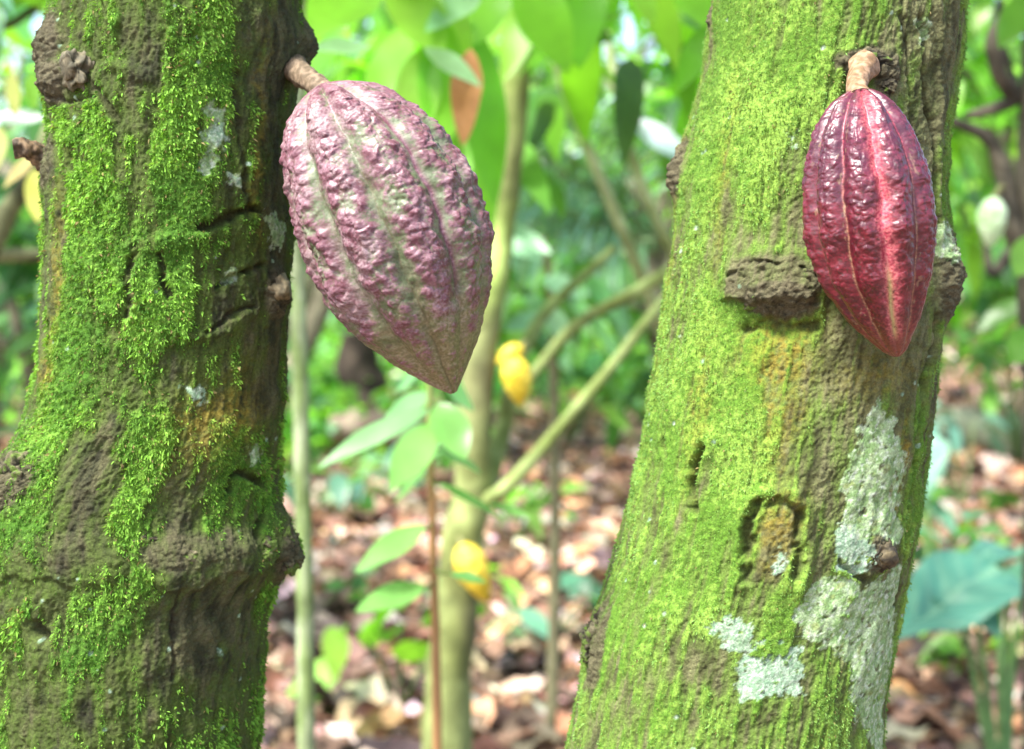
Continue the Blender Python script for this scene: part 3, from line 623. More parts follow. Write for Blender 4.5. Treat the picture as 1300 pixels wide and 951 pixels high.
bp = N.new('ShaderNodeBump'); bp.inputs['Distance'].default_value = .03; bp.inputs['Strength'].default_value = .8; Lk.new(n1.outputs['Fac'], bp.inputs['Height']); Lk.new(bp.outputs['Normal'], b.inputs['Normal'])
mesh('ground', gp, grid_faces(len(gx), len(gy), wrap=False), m, kind='structure')

# fallen leaves
def scatter(n, y0, y1, size, pal, lift, jitter_margin=1.3):
    y = y0+(y1-y0)*rng.random(n)**1.0; x = (rng.random(n)*2-1)*(.364*y*jitter_margin+.5)
    O = np.stack([x, y, 0*x], 1); O[:, 2] = gheight(O)+lift*rng.random(n)
    az = rng.random(n)*2*math.pi; D = np.stack([np.cos(az), np.sin(az), rng.normal(size=n)*.22], 1)
    Ls = size*(.5+.9*rng.random(n))
    V, Q, id_ = leaves(O, D, Ls, Ls*(.2+.12*rng.random(n)), droop=rng.normal(size=n)*.12, fold=.45, wave=.5, seg=6)
    V[:, 2] = np.maximum(V[:, 2], gheight(V)+.002)
    return V, Q, pick(pal, n, .2)[id_]
A = Acc()
A.add(*scatter(9000, 1.2, 7, .12, P_lit, .04)); A.add(*scatter(8500, 6, 13, .13, P_lit, .05)); A.add(*scatter(6000, 12, 30, .24, P_lit, .06))
A.build('leaf_litter', M_lit, kind='stuff')

# ------------------------------------------------------------------ middle distance: the tree with yellow pods
YM = 2.5
ct = empty('cacao_tree', C(at(572, 900, YM)[0], YM, 0), 'slim forked tree with pale mossy trunk, big bright hanging leaves and yellow pods', 'tree')
V, Q = tube([C(at(566, 0, YM)[0], YM, -.03), p(566, 1000, YM), p(570, 861, YM), p(582, 760, YM), p(590, 680, YM), p(600, 630, YM), p(602, 560, YM), p(606, 480, YM+.03), p(620, 380, YM+.06), p(633, 290, YM+.1), p(643, 200, YM+.1), p(654, 90, YM+.1), p(661, -60, YM+.1), p(666, -320, YM+.1)], [.062, .047, .041, .038, .037, .036, .032, .030, .030, .030, .030, .028, .025, .018], 22, .08, 14, 8)
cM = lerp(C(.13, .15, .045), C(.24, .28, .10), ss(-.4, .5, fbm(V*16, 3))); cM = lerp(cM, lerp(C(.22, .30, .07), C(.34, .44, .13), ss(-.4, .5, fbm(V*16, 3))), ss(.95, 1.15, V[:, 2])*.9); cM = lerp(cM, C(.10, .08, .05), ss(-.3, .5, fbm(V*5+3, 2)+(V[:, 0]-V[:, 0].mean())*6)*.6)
mesh('trunk', V, Q, M_bg, ct, cM)
for pts, rad in (([p(600, 640, YM), p(625, 632, YM-.02), p(650, 612, YM-.03), p(700, 555, YM-.02), p(768, 475, YM), p(850, 372, YM+.05), p(930, 280, YM+.2)], [.020, .016, .0125, .011, .010, .009, .008]),
                 ([p(606, 640, YM), p(622, 600, YM+.05), p(640, 540, YM+.1), p(652, 480, YM+.12), p(690, 400, YM+.2), p(780, 315, YM+.3)], [.022, .018, .016, .014, .012, .009]),
                 ([p(640, 520, YM+.35), p(680, 470, YM+.35), p(735, 410, YM+.35), p(800, 375, YM+.35), p(850, 345, YM+.35), p(930, 300, YM+.4)], [.010, .012, .0125, .013, .0135, .013])):
    V, Q = tube(pts, rad, 14, .08, 14, 7)
    mesh('limb', V, Q, M_bg, ct, lerp(C(.15, .19, .05), C(.28, .34, .13), ss(-.4, .5, fbm(V*16, 3))))
crown(ct, [p(628+random.uniform(-170, 190), 230-random.uniform(0, 330), YM+.5+random.uniform(-.2, .6)) for _ in range(7)], 5, .24, G_mid+G_bright, spread=.25)
def small_pod(name, top, tip, Y, r, c0, c1, label, group=None, nu=70, nv=60, stalk=True, stalkto=None, bend=0.0):
    a, b = at(*top, Y), at(*tip, Y); L = np.linalg.norm(b-a); d = (b-a)/L
    n = np.cross(d, C(0, 1, 0)); n /= np.linalg.norm(n); q = np.cross(n, d)
    t = np.linspace(0, 1, nv); rad = r*np.sin(np.pi*np.clip(t, .012, .992)**.85)**.62*(1-.25*t); ph = np.linspace(0, 2*math.pi, nu, endpoint=False)
    PH, T = np.meshgrid(ph, t); fr = 1-.09*np.exp(-((((PH/(2*math.pi)*10) % 1)-.5)/.16)**2)
    RR = np.repeat(rad, nu).reshape(nv, nu)*fr
    V = a+d*(T[..., None]*L)+n*((RR*np.cos(PH))[..., None]+(bend*np.sin(T*math.pi)*L)[..., None])+q*(RR*np.sin(PH))[..., None]
    V = V.reshape(-1, 3); V += (V-a-d*(((V-a)@d)[:, None]))*(fbm(V*70, 3)*.12)[:, None]
    root = empty(name, a, label, 'cocoa pod', group)
    mesh('husk', V, grid_faces(nu, nv), M_pods, root, lerp(C(*c0), C(*c1), ss(-.4, .5, fbm(V*30, 3))+0*T.ravel()))
    if stalkto is not None:
        V, Q = tube([stalkto, (np.array(stalkto)+a)/2+C(0, 0, .004), a+d*.004], [.005, .0045, .005], 8, .05, 20, 4)
        mesh('stalk', V, Q, M_stem, root, C(.2, .2, .08)*np.ones((len(V), 3)))
    return root
small_pod('cocoa_pod', (586, 690), (618, 764), YM-.06, .032, (.60, .42, .02), (.75, .60, .06), 'small yellow cocoa pod low on the slim forked trunk, partly behind a green leaf', stalkto=p(582, 684, YM-.02))
small_pod('cocoa_pod', (652, 452), (661, 516), YM+.02, .030, (.60, .42, .02), (.75, .60, .06), 'fatter, lower yellow cocoa pod of the pair below the hanging pink pod', stalkto=p(654, 446, YM+.1))
small_pod('cocoa_pod', (664, 440), (630, 462), YM+.03, .020, (.58, .42, .02), (.72, .6, .08), 'smaller yellow cocoa pod lying sideways on top of its pair', stalkto=p(668, 436, YM+.1))

# thin pale pole sapling beside the left trunk
YS = 1.75
sp = empty('sapling', C(at(386, 0, YS)[0], YS, 0), 'thin straight pale grey-green stem just right of the dark mossy trunk', 'sapling')
V, Q = tube([C(at(392, 0, YS)[0], YS, -.02), p(390, 1100, YS), p(388, 861, YS), p(386, 700, YS), p(382, 520, YS), p(379, 400, YS), p(377, 300, YS), p(380, 150, YS), p(386, 20, YS), p(392, -200, YS)], [.0125, .0115, .0108, .0105, .010, .0098, .0092, .008, .007, .005], 20, .07, 30, 8)
cs_ = lerp(C(.15, .21, .07), C(.32, .37, .22), ss(-.3, .5, fbm(V*C(40, 40, 18), 3))); mesh('stem', V, Q, M_bg, sp, cs_)
crown(sp, [p(392+random.uniform(-60, 60), -150+random.uniform(-120, 60), YS+random.uniform(-.1, .2)) for _ in range(5)], 5, .22, G_bright, spread=.1)

# leafy sapling with a brown stem
YB = 1.65
lb_ = empty('sapling', C(at(552, 0, YB)[0], YB, 0), 'leafy sapling on a thin brown stem below the tip of the hanging pink pod', 'sapling')
V, Q = tube([C(at(556, 0, YB)[0], YB, -.02), p(556, 1100, YB), p(554, 861, YB), p(551, 740, YB), p(548, 620, YB), p(546, 560, YB), p(546, 480, YB), p(549, 430, YB)], [.0070, .0062, .0055, .0050, .0046, .004, .0035, .002], 14, .08, 40, 7)
tz = V[:, 2]; mesh('stem', V, Q, M_stem, lb_, lerp(C(.32, .17, .07), C(.2, .24, .07), ss(.82, .95, tz)))
def leafset(parent, specs, Y, name='leaf', mat=None, petiole=True, fold=.2, wave=.12, stemcol=(.15, .22, .06)):
    """specs: (base px,py, tip px,py, half width px, colour, dy) one mesh for each leaf"""
    for s in specs:
        a = p(s[0], s[1], Y+s[6]); b = p(s[2], s[3], Y+s[6]+(s[7] if len(s) > 7 else .03)); d = b-a; L = np.linalg.norm(d)
        tilt = s[8] if len(s) > 8 else .8
        up = np.cross(d, C(0, 1, 0)); up = np.abs(up)*0+C(0, -tilt, 1)
        dr = s[9] if len(s) > 9 else .12
        d2 = d/L+C(0, 0, dr*.9); 
        V, Q, id_ = leaves(a[None], d2[None], L, s[4]/F*Y, droop=dr, fold=fold, up=up[None], seg=15, wave=wave)
        A = Acc(); A.add(V, Q, np.tile(C(*s[5]), (len(V), 1))*(1+.12*fbm(V*25, 2))[:, None])
        if petiole and len(s) > 10:
            V, Q = tube([p(*s[10]), (np.array(p(*s[10]))+a)/2+C(0, 0, -.003), a+d*.03], [.0018, .0016, .0014], 6, .02, 10, 4); A.add(V, Q, C(*stemcol))
        A.build(name, mat or M_leaf, parent)
bl = (.20, .44, .12); bm_ = (.22, .46, .20); bd = (.12, .30, .08)
leafset(lb_, [
    (546, 520, 405, 592, 15, bm_, -.02, -.05, 1.1, .1, (547, 515, YB)), (550, 540, 497, 622, 24, bl, -.05, -.08, 1.6, .05, (547, 530, YB)),
    (556, 512, 590, 582, 24, bl, -.04, -.05, .9, .05, (547, 508, YB)), (548, 500, 470, 560, 20, bm_, .05, .05, 1.3, .1, (547, 500, YB)),
    (540, 668, 452, 726, 17, bl, -.02, -.05, 1.2, .08, (549, 662, YB)), (540, 744, 450, 776, 17, bl, -.03, -.05, 1.3, .05, (551, 738, YB)),
    (556, 614, 640, 660, 8, bl, -.03, -.02, .5, .1, (548, 610, YB)), (572, 728, 618, 740, 8, bd, -.12, -.02, .6, .03, (551, 722, YB)),
    (552, 470, 600, 520, 20, bm_, .08, .05, 1.2, .1, (547, 470, YB)), (540, 470, 500, 500, 16, bm_, .08, .05, 1.2, .1, (547, 470, YB)),
    (620, 640, 676, 658, 7, bl, -.02, -.02, .7, .12), (556, 570, 610, 600, 12, bd, .06, .05, 1., .1, (547, 566, YB)), (540, 600, 500, 640, 10, bl, .04, .05, 1., .1, (548, 596, YB))], YB)

# broad-leaved tree: mossy trunk between the two, big bright hanging leaves
YT = 2.7
bt = ct
yg = (.20, .48, .04); yg2 = (.14, .40, .03); yl = (.26, .5, .06); pale = (.30, .52, .30)
leafset(bt, [
    (560, 20, 560, 200, 20, yg, -.9, -.02, 1, .02), (585, 10, 540, 150, 24, yl, -.8, -.02, 1, .02), (600, 30, 628, 260, 22, yg2, -.7, .02, 1, .02), (612, 120, 622, 300, 14, yg, -.6, .0, 1, .02),
    (520, 30, 470, 150, 22, yg, -.6, -.02, 1, .04), (540, 60, 520, 190, 20, yl, -.9, -.02, 1, .03), (640, -30, 590, 60, 26, yg, -.7, 0, 1.3, .04), (480, -40, 395, 50, 26, yg, -1.1, -.1, 1.2, .02), (500, -30, 560, 70, 24, yl, -.9, -.05, 1.2, .05),
    (740, -60, 735, 85, 26, yg2, -.6, -.05, 1, .03), (690, -30, 640, 100, 20, yl, -.5, -.05, 1, .05), (660, -30, 720, 90, 26, yg, -.7, -.05, 1.2, .05), (790, -60, 830, 30, 16, yl, -.4, -.05, 1, .05), (905, 30, 862, 115, 13, yg2, -.9, -.05, 1, .03), (860, -30, 900, 40, 20, yg, -.5, -.05, 1, .03),
    (610, -10, 540, 40, 14, pale, -.9, -.05, 1.4, .03), (470, 60, 390, 62, 9, pale, -1.0, -.05, 1.6, .03), (540, 60, 610, 110, 9, pale, -1.0, -.1, 1.8, .03), (435, 30, 392, 110, 14, yg2, -.5, 0, 1.1, .05)], YT)
leafset(bt, [(597, 62, 588, 184, 13, (.45, .22, .08), -.95, -.02, 1, .02)], YT, name='dead_leaf', mat=M_lit, wave=.5, fold=.5)
crown(bt, [p(650+random.uniform(-240, 240), -60-random.uniform(0, 300), YT+random.uniform(-.6, .8)) for _ in range(6)], 5, .3, G_bright, spread=.25, name='crown')

# right-hand dark twisting branches with a pale green pod
YD = 2.3
dt = empty('cacao_tree', C(at(1330, 0, YD)[0], YD, 0), 'tree with dark crooked branches and a pale green pod at the right edge', 'tree')
dk0, dk1 = C(.045, .04, .03), C(.13, .11, .08)
for pts, rad, nm in (([C(at(1345, 0, YD)[0], YD, -.03), p(1340, 900, YD), p(1335, 600, YD), p(1325, 400, YD), p(1320, 200, YD), p(1325, 0, YD), p(1320, -300, YD)], [.06, .05, .042, .04, .036, .03, .02], 'trunk'),
                     ([p(1322, 20, YD), p(1290, 20, YD-.02), p(1262, 50, YD-.03), p(1270, 95, YD-.02), p(1286, 125, YD), p(1262, 138, YD), p(1225, 148, YD)], [.022, .018, .014, .0135, .013, .010, .006], 'limb'),
                     ([p(1322, 330, YD), p(1296, 308, YD), p(1282, 270, YD), p(1274, 215, YD), p(1256, 178, YD), p(1225, 160, YD), p(1200, 152, YD)], [.022, .020, .0165, .0125, .011, .009, .007], 'limb'),
                     ([p(1300, 300, YD+.4), p(1276, 330, YD+.4), p(1258, 345, YD+.4), p(1250, 300, YD+.4)], [.014, .012, .01, .006], 'limb'),
                     ([p(1270, 0, YD+.2), p(1268, 40, YD+.2), p(1284, 90, YD+.2), p(1296, 130, YD+.2)], [.006, .006, .0055, .005], 'limb')):
    V, Q = tube(pts, rad, 18, .1, 22, 8); mesh(nm, V, Q, M_bg, dt, lerp(dk0, dk1, ss(-.4, .5, fbm(V*25, 3))))
crown(dt, [p(1360+random.uniform(-40, 240), random.uniform(-300, -60), YD+random.uniform(.1, .8)) for _ in range(10)], 5, .17, G_mid+G_bright, spread=.15)
leafset(dt, [(1310, -10, 1270, 60, 18, (.12, .30, .03), -.3, 0, 1, .05), (1310, 250, 1262, 300, 14, (.12, .28, .03), .3, 0, 1, .05), (1320, 300, 1290, 350, 20, (.16, .34, .05), -.2, 0, 1, .05), (1300, 380, 1240, 420, 16, (.08, .2, .03), .3, 0, 1, .05), (1320, 420, 1282, 460, 22, (.1, .27, .02), -.2, 0, 1, .05)], YD)
small_pod('cocoa_pod', (1262, 250), (1256, 314), YD-.05, .026, (.42, .60, .30), (.62, .78, .50), 'pale green ribbed cocoa pod among the dark branches at the right edge', stalkto=p(1275, 236, YD))

# thin diagonal stems in the gap
for pts, lab, Yx in (([C(.66, 3.9, -.02), C(.55, 3.4, .5), p(826, 380, 3.1), p(785, 280, 3.0), p(745, 185, 2.95), p(715, 110, 2.95), p(690, 20, 2.95)], 'thin pale leaning stem in the gap, the left one of two leaning the same way', 4.3),
                     ([C(.80, 4.0, -.02), C(.66, 3.5, .5), p(880, 380, 3.2), p(850, 310, 3.1), p(815, 235, 3.05), p(790, 150, 3.0), p(770, 40, 3.0)], 'thin pale leaning stem in the gap, close to the lichen-spotted trunk', 4.4)):
    r_ = empty('sapling', (pts[0][0], pts[0][1], 0), lab, 'sapling', 'pale leaning stems')
    V, Q = tube(pts, [.017, .016, .014, .0125, .0115, .010, .008], 14, .08, 14, 8)
    mesh('stem', V, Q, M_bg, r_, lerp(C(.26, .32, .13), C(.42, .48, .28), ss(-.4, .5, fbm(V*14, 3))))
    crown(r_, [np.array(pts[-1])+rng.normal(size=3)*C(.35, .3, .25) for _ in range(10)], 5, .24, G_bright+G_mid, spread=.2)

# palm-like plant with narrow fronds
pr_ = empty('palm', C(at(900, 0, 4.4)[0], 4.4, 0), 'palm with narrow pale leaflets in the gap above the yellow pods', 'palm')
V, Q = tube([C(at(900, 0, 4.4)[0], 4.4, -.03), C(at(905, 0, 4.4)[0], 4.4, .5), p(890, 400, 4.3), p(868, 330, 4.2), p(835, 300, 4.1)], [.05, .04, .03, .022, .012], 12, .1, 12, 6)
mesh('trunk', V, Q, M_bg, pr_, lerp(C(.06, .06, .03), C(.14, .14, .07), ss(-.4, .5, fbm(V*14, 3))))
for (bx_, by_, tx, ty, dy) in ((840, 303, 640, 215, -.3), (840, 303, 668, 262, -.2), (840, 303, 700, 165, -.2), (840, 303, 655, 320, -.3), (840, 303, 760, 140, 0), (840, 303, 720, 380, .1)):
    a, b2 = p(bx_, by_, 4.0), p(tx, ty, 4.0+dy); A = Acc()
    V, Q = tube([a, (a+b2)/2+C(0, 0, .06), b2], [.006, .004, .002], 6, .02, 10, 6); A.add(V, Q, C(.14, .24, .08))
    n = 34; t = np.linspace(.2, 1, n//2).repeat(2); sgn = np.tile([1, -1], n//2)
    O = a+(b2-a)*t[:, None]; O[:, 2] += .06*4*t*(1-t); ax = (b2-a)/np.linalg.norm(b2-a)
    sd = np.cross(ax, C(0, 1, 0)); D = ax*.55+sd*sgn[:, None]+C(0, -.2, -.15)
    V, Q, id_ = leaves(O, D, .17*(1-.5*np.abs(t-.5)), .010, droop=.4, fold=.3); A.add(V, Q, pick([(.12, .24, .13), (.18, .3, .2), (.10, .2, .07)], n)[id_])
    A.build('frond', M_leafblue, pr_)

# mint leaves, one coloured blue-grey to imitate sky reflection, on a low shrub behind the pink pod
sh = empty('shrub', C(at(700, 0, 3.3)[0], 3.3, 0), 'shrub with pale mint green leaves beside the lower right of the pink pod', 'shrub')
V, Q = tube([C(at(700, 0, 3.3)[0], 3.3, -.02), C(at(705, 0, 3.3)[0], 3.3, .5), p(700, 400, 3.3), p(690, 300, 3.3)], [.016, .013, .010, .005], 10, .08, 14, 6); mesh('stem', V, Q, M_bg, sh, np.tile(C(.16, .15, .08), (len(V), 1)))
mint = (.22, .42, .24)
leafset(sh, [(625, 282, 700, 322, 14, mint, -.2, -.1, 1.8, .02), (622, 300, 690, 330, 10, mint, -.4, -.1, 1.8, .02), (700, 400, 640, 420, 14, (.2, .4, .2), -.2, -.1, 1.6, .02), (640, 360, 610, 440, 16, (.16, .36, .1), -.3, 0, 1.2, .02), (700, 390, 720, 440, 12, (.2, .38, .2), -.3, 0, 1.4, .02), (800, 150, 890, 215, 15, (.16, .24, .24), -.2, -.1, 2., .03), (690, 350, 740, 380, 14, mint, 0, -.1, 1.6, .02)], 3.3, mat=M_leafblue)
crown(sh, [p(690+random.uniform(-70, 60), 380+random.uniform(-40, 60), 3.35+random.uniform(-.2, .3)) for _ in range(9)], 6, .15, G_mint+G_mid, spread=.15)

# left edge: dark leaning branch and yellowing leaves
lt = empty('cacao_tree', C(at(-60, 0, 2.2)[0], 2.2, 0), 'tree at the left edge behind the dark trunk, with yellowing leaves and a slanting branch', 'tree')
for pts, rad, nm in (([C(at(-75, 0, 2.2)[0], 2.2, -.03), p(-70, 900, 2.2), p(-62, 500, 2.2), p(-50, 200, 2.2), p(-40, -100, 2.2)], [.06, .05, .04, .035, .025], 'trunk'),
                     ([p(-60, 380, 2.2), p(-20, 330, 2.2), p(10, 270, 2.2), p(40, 220, 2.2), p(70, 140, 2.25)], [.022, .019, .017, .014, .008], 'limb'),
                     ([p(-60, 330, 2.6), p(0, 324, 2.6), p(70, 322, 2.6), p(140, 310, 2.6)], [.014, .0135, .012, .01], 'limb'),
                     ([p(-60, 60, 2.6), p(-10, 40, 2.6), p(30, 20, 2.6), p(90, -30, 2.6)], [.012, .01, .008, .006], 'limb')):
    V, Q = tube(pts, rad, 16, .1, 22, 7); mesh(nm, V, Q, M_bg, lt, lerp(C(.05, .055, .025), C(.16, .17, .08), ss(-.4, .5, fbm(V*25, 3))))
leafset(lt, [(52, 190, 5, 238, 9, (.50, .40, .16), -.4, 0, 1.2, .03), (44, 215, 48, 282, 11, (.62, .58, .16), -.5, 0, 1, .02), (14, 90, 20, 150, 8, (.45, .45, .15), -.3, 0, 1, .03), (-10, 150, 60, 150, 12, (.22, .33, .26), -.1, 0, 1.6, .03), (0, 160, -10, 220, 14, (.5, .5, .2), -.3, 0, 1, .03), (40, 90, 44, 140, 9, (.2, .42, .04), -.2, 0, 1, .03)], 2.2)
crown(lt, [p(random.uniform(-120, 60), random.uniform(-160, 150), 2.4+random.uniform(-.2, .7)) for _ in range(12)], 5, .2, G_bright+G_blue, spread=.18)

# elephant-ear plant, bottom right
def heart_leaf(parent, base, tip, hw, Y, dY, colr, stem_to, pet=None):
    a, b2 = p(base[0], base[1], Y), p(tip[0], tip[1], Y+dY); d = b2-a; L = np.linalg.norm(d); d /= L
    up = C(0, -.5, 1.0); s = np.cross(d, up); s /= np.linalg.norm(s); nn = np.cross(s, d)
    n1_, n2_ = 60, 44
    t = np.linspace(-.32, 1, n1_); V = []
    for ti in t:
        w = (max(0, 1-max(ti, 0)**1.7)*(1 if ti >= 0 else math.sqrt(max(0, 1-(ti/.34)**2))))
        inner = 0 if ti >= 0 else .10*(-ti/.32)
        for j in range(n2_):
            x = -1+2*j/(n2_-1); xs = math.copysign(inner+(w-inner)*abs(x) if w > inner else inner, x)
            V.append(a+d*L*ti+s*hw/F*Y*xs+nn*(.18*abs(xs)*hw/F*Y+.02*L*math.sin(abs(x)*7+ti*9)-.16*L*max(ti, 0)**2))
    V = np.array(V); V[:, 2] += fbm(V*9, 2)*.012; Q = grid_faces(n2_, n1_, wrap=False)
    A = Acc(); vein = np.exp(-(np.tile(np.linspace(-1, 1, n2_), n1_)/.05)**2)
    A.add(V, Q, lerp(np.tile(C(*colr), (len(V), 1))*(1+.25*fbm(V*12, 3))[:, None], C(.3, .5, .3), np.maximum(vein*.6, .35*np.exp(-((np.mod(np.repeat(t, n2_)*5+np.abs(np.tile(np.linspace(-1, 1, n2_), n1_))*1.5, 1)-.5)/.1)**2))))
    A.build('leaf', M_leafblue, parent)
    V, Q = tube([stem_to, (np.array(stem_to)*.55+a*.45)+C(0, .02, .03), a], [.009, .007, .005], 10, .03, 10, 8); mesh('petiole', V, Q, M_bg, parent, np.tile(C(.16, .28, .09), (len(V), 1)))
YE = 2.75
ee = empty('elephant_ear_plant', C(at(1275, 0, YE)[0], YE, 0), 'blue-green heart-leaved plant low beside the right-hand trunk, above the fallen leaves', 'plant')
g0 = C(at(1278, 0, YE)[0], YE, .0)
heart_leaf(ee, (1235, 742), (1128, 800), 62, YE-.1, -.12, (.10, .30, .20), g0)
heart_leaf(ee, (1215, 752), (1272, 800), 40, YE-.1, -.1, (.10, .30, .20), g0)
heart_leaf(ee, (1270, 704), (1208, 712), 22, YE+.1, -.1, (.10, .30, .20), g0)
heart_leaf(ee, (1282, 736), (1345, 742), 40, YE, -.1, (.08, .24, .12), g0)
heart_leaf(ee, (1300, 700), (1250, 716), 30, YE+.15, .1, (.10, .30, .20), g0)
heart_leaf(ee, (1180, 570), (1176, 630), 24, YE+1.6, -.1, (.12, .26, .18), C(at(1180, 0, YE+1.6)[0], YE+1.6, 0))

# fallen log, dark stump
lg_ = empty('fallen_log', C(at(1290, 0, 8.5)[0], 8.5, 0), 'mossy grey log lying on the leaf litter at the right, behind the heart-leaved plant', 'log')
V, Q = tube([C(at(1165, 0, 9.2)[0], 9.3, .13), C(at(1215, 0, 9)[0], 8.9, .14), C(at(1290, 0, 8.5)[0], 8.2, .12), C(at(1380, 0, 8.2)[0], 7.6, .12)], [.10, .12, .13, .14], 20, .12, 6, 8)
mesh('log', V, Q, M_bg, lg_, lerp(C(.11, .12, .08), C(.25, .27, .19), ss(-.4, .5, fbm(V*8, 3))))
st_ = empty('stump', C(at(458, 0, 9)[0], 9, 0), 'dark leaning stump left of the hanging pink pod, far back on the forest floor', 'stump')
V, Q = tube([C(at(470, 0, 9)[0], 9, -.05), C(at(464, 0, 9)[0], 9, .3), C(at(455, 0, 9)[0], 9, .55), C(at(446, 0, 9)[0], 9, .74)], [.2, .15, .14, .09], 20, .22, 4, 8)
mesh('bark', V, Q, M_bg, st_, lerp(C(.03, .022, .018), C(.11, .08, .06), ss(-.4, .5, fbm(V*8, 3))))
l2 = empty('fallen_log', C(at(470, 0, 8)[0], 8, 0), 'pale brown log lying in front of the dark stump below the pink pod', 'log')
V, Q = tube([C(at(428, 0, 8.2)[0], 8.1, .22), C(at(470, 0, 8)[0], 8, .25), C(at(520, 0, 7.9)[0], 7.9, .2)], [.08, .1, .08], 16, .12, 6, 7)
mesh('log', V, Q, M_bg, l2, lerp(C(.17, .12, .09), C(.32, .25, .2), ss(-.4, .5, fbm(V*8, 3))))

# low plants on the forest floor
def herb(px, Y, h, n, L, pal, label, mat=None, wr=.22, spread=.18):
    x = at(px, 0, Y)[0]; root = empty('undergrowth_plant', (x, Y, 0), label, 'plant', 'low plants on the forest floor')
    A = Acc(); O = []
    for i in range(max(3, n//4)):
        e = C(x+random.uniform(-spread, spread), Y+random.uniform(-spread, spread), h*random.uniform(.6, 1.1)); O.append(e)
        V, Q = tube([C(x, Y, -.01), C((x+e[0])/2, (Y+e[1])/2, e[2]*.6), e], [.006, .005, .003], 6, .03, 10, 4); A.add(V, Q, C(.12, .18, .06))
    A.build('stem', M_bg, root)
    crown(root, O, 5, L, pal, spread=spread*.5, name='leaves', mat=mat, wr=wr, droop=(.1, .4))
for a_ in ((400, 4.6, .22, 12, .13, G_mid+G_mint, 'small green plant by the foot of the thin pale stem'),
           (508, 3.6, .30, 12, .18, G_mint+G_bright, 'bright green seedling at the bottom, left of the thin brown stem'),
           (690, 4.1, .16, 12, .16, G_blue+G_mint, 'blue-green seedling at the bottom, right of the slim forked trunk'),
           (445, 6.2, .3, 24, .17, G_blue+G_mid, 'dark green clump below the pale log in the gap left of the thin brown stem'),
           (520, 7.0, .3, 22, .17, G_mint, 'pale green clump on the forest floor behind the leafy sapling'),
           (720, 9.0, .55, 44, .2, G_bright+G_mint, 'bright green bushy clump on the floor behind the diagonal branch'),
           (800, 10.5, .5, 40, .2, G_mint+G_mid, 'mint green clump far back, close to the edge of the lichen-spotted trunk'),
           (650, 5.5, .25, 16, .14, G_mid, 'small green plant on the litter right behind the fork of the slim trunk'),
           (1195, 5.0, .28, 20, .15, G_blue+G_mid, 'dark blue-green clump close to the right edge of the lichen-spotted trunk'),
           (1225, 6.5, .40, 26, .15, G_blue, 'blue-green clump in front of the fallen log at the right'),
           (1260, 5.2, .22, 14, .13, G_mid+G_blue, 'small dark plant above the heart-leaved plant'),
           (1275, 3.9, .12, 10, .12, G_bright, 'yellow-green seedling at the bottom right under the heart-leaved plant'),
           (1250, 11, .6, 34, .2, G_mid+G_bright, 'green bush far back on the bright forest floor at the right'),
           (1295, 8.0, 1.0, 50, .2, G_dark+G_mid, 'dark green bush at the right edge behind the fallen log'),
           (410, 9.5, .5, 36, .2, G_mint+G_mid, 'green bush left of the dark stump'), (590, 11., .45, 36, .2, G_mint, 'pale bush far back between the sapling and the yellow pod pair')):
    herb(*a_, spread=.12+.05*a_[1]*.5, mat=M_leafblue if a_[5] in (G_blue,) else None)
# many low plants that read as one ground cover
A = Acc(); n = 2600
y = 6.5+19*rng.random(n); x = (rng.random(n)*2-1)*.45*y
patch = perlin(np.stack([x*.45, y*.45, 0*x], 1)); keep = patch > .18-.5*ss(8, 14, y)+.9*ss(.2, .3, x/y); x = x[keep]; y = y[keep]; n = len(x)
O = np.stack([x, y, 0*x], 1); O[:, 2] = gheight(O); O = np.repeat(O, 9, 0)+rng.normal(size=(n*9, 3))*C(.16, .16, .0); O[:, 2] += rng.random(n*9)*(.12+.035*np.repeat(y, 9))
az = rng.random(n*9)*6.28; D = np.stack([np.cos(az), np.sin(az), rng.normal(size=n*9)*.4+.2], 1); V, Q, id_ = leaves(O, D, .15+.1*rng.random(n*9), .035, droop=.4); A.add(V, Q, pick(G_mint+G_mid+G_bright, n*9)[id_])
A.build('ground_cover', M_leaf, kind='stuff')

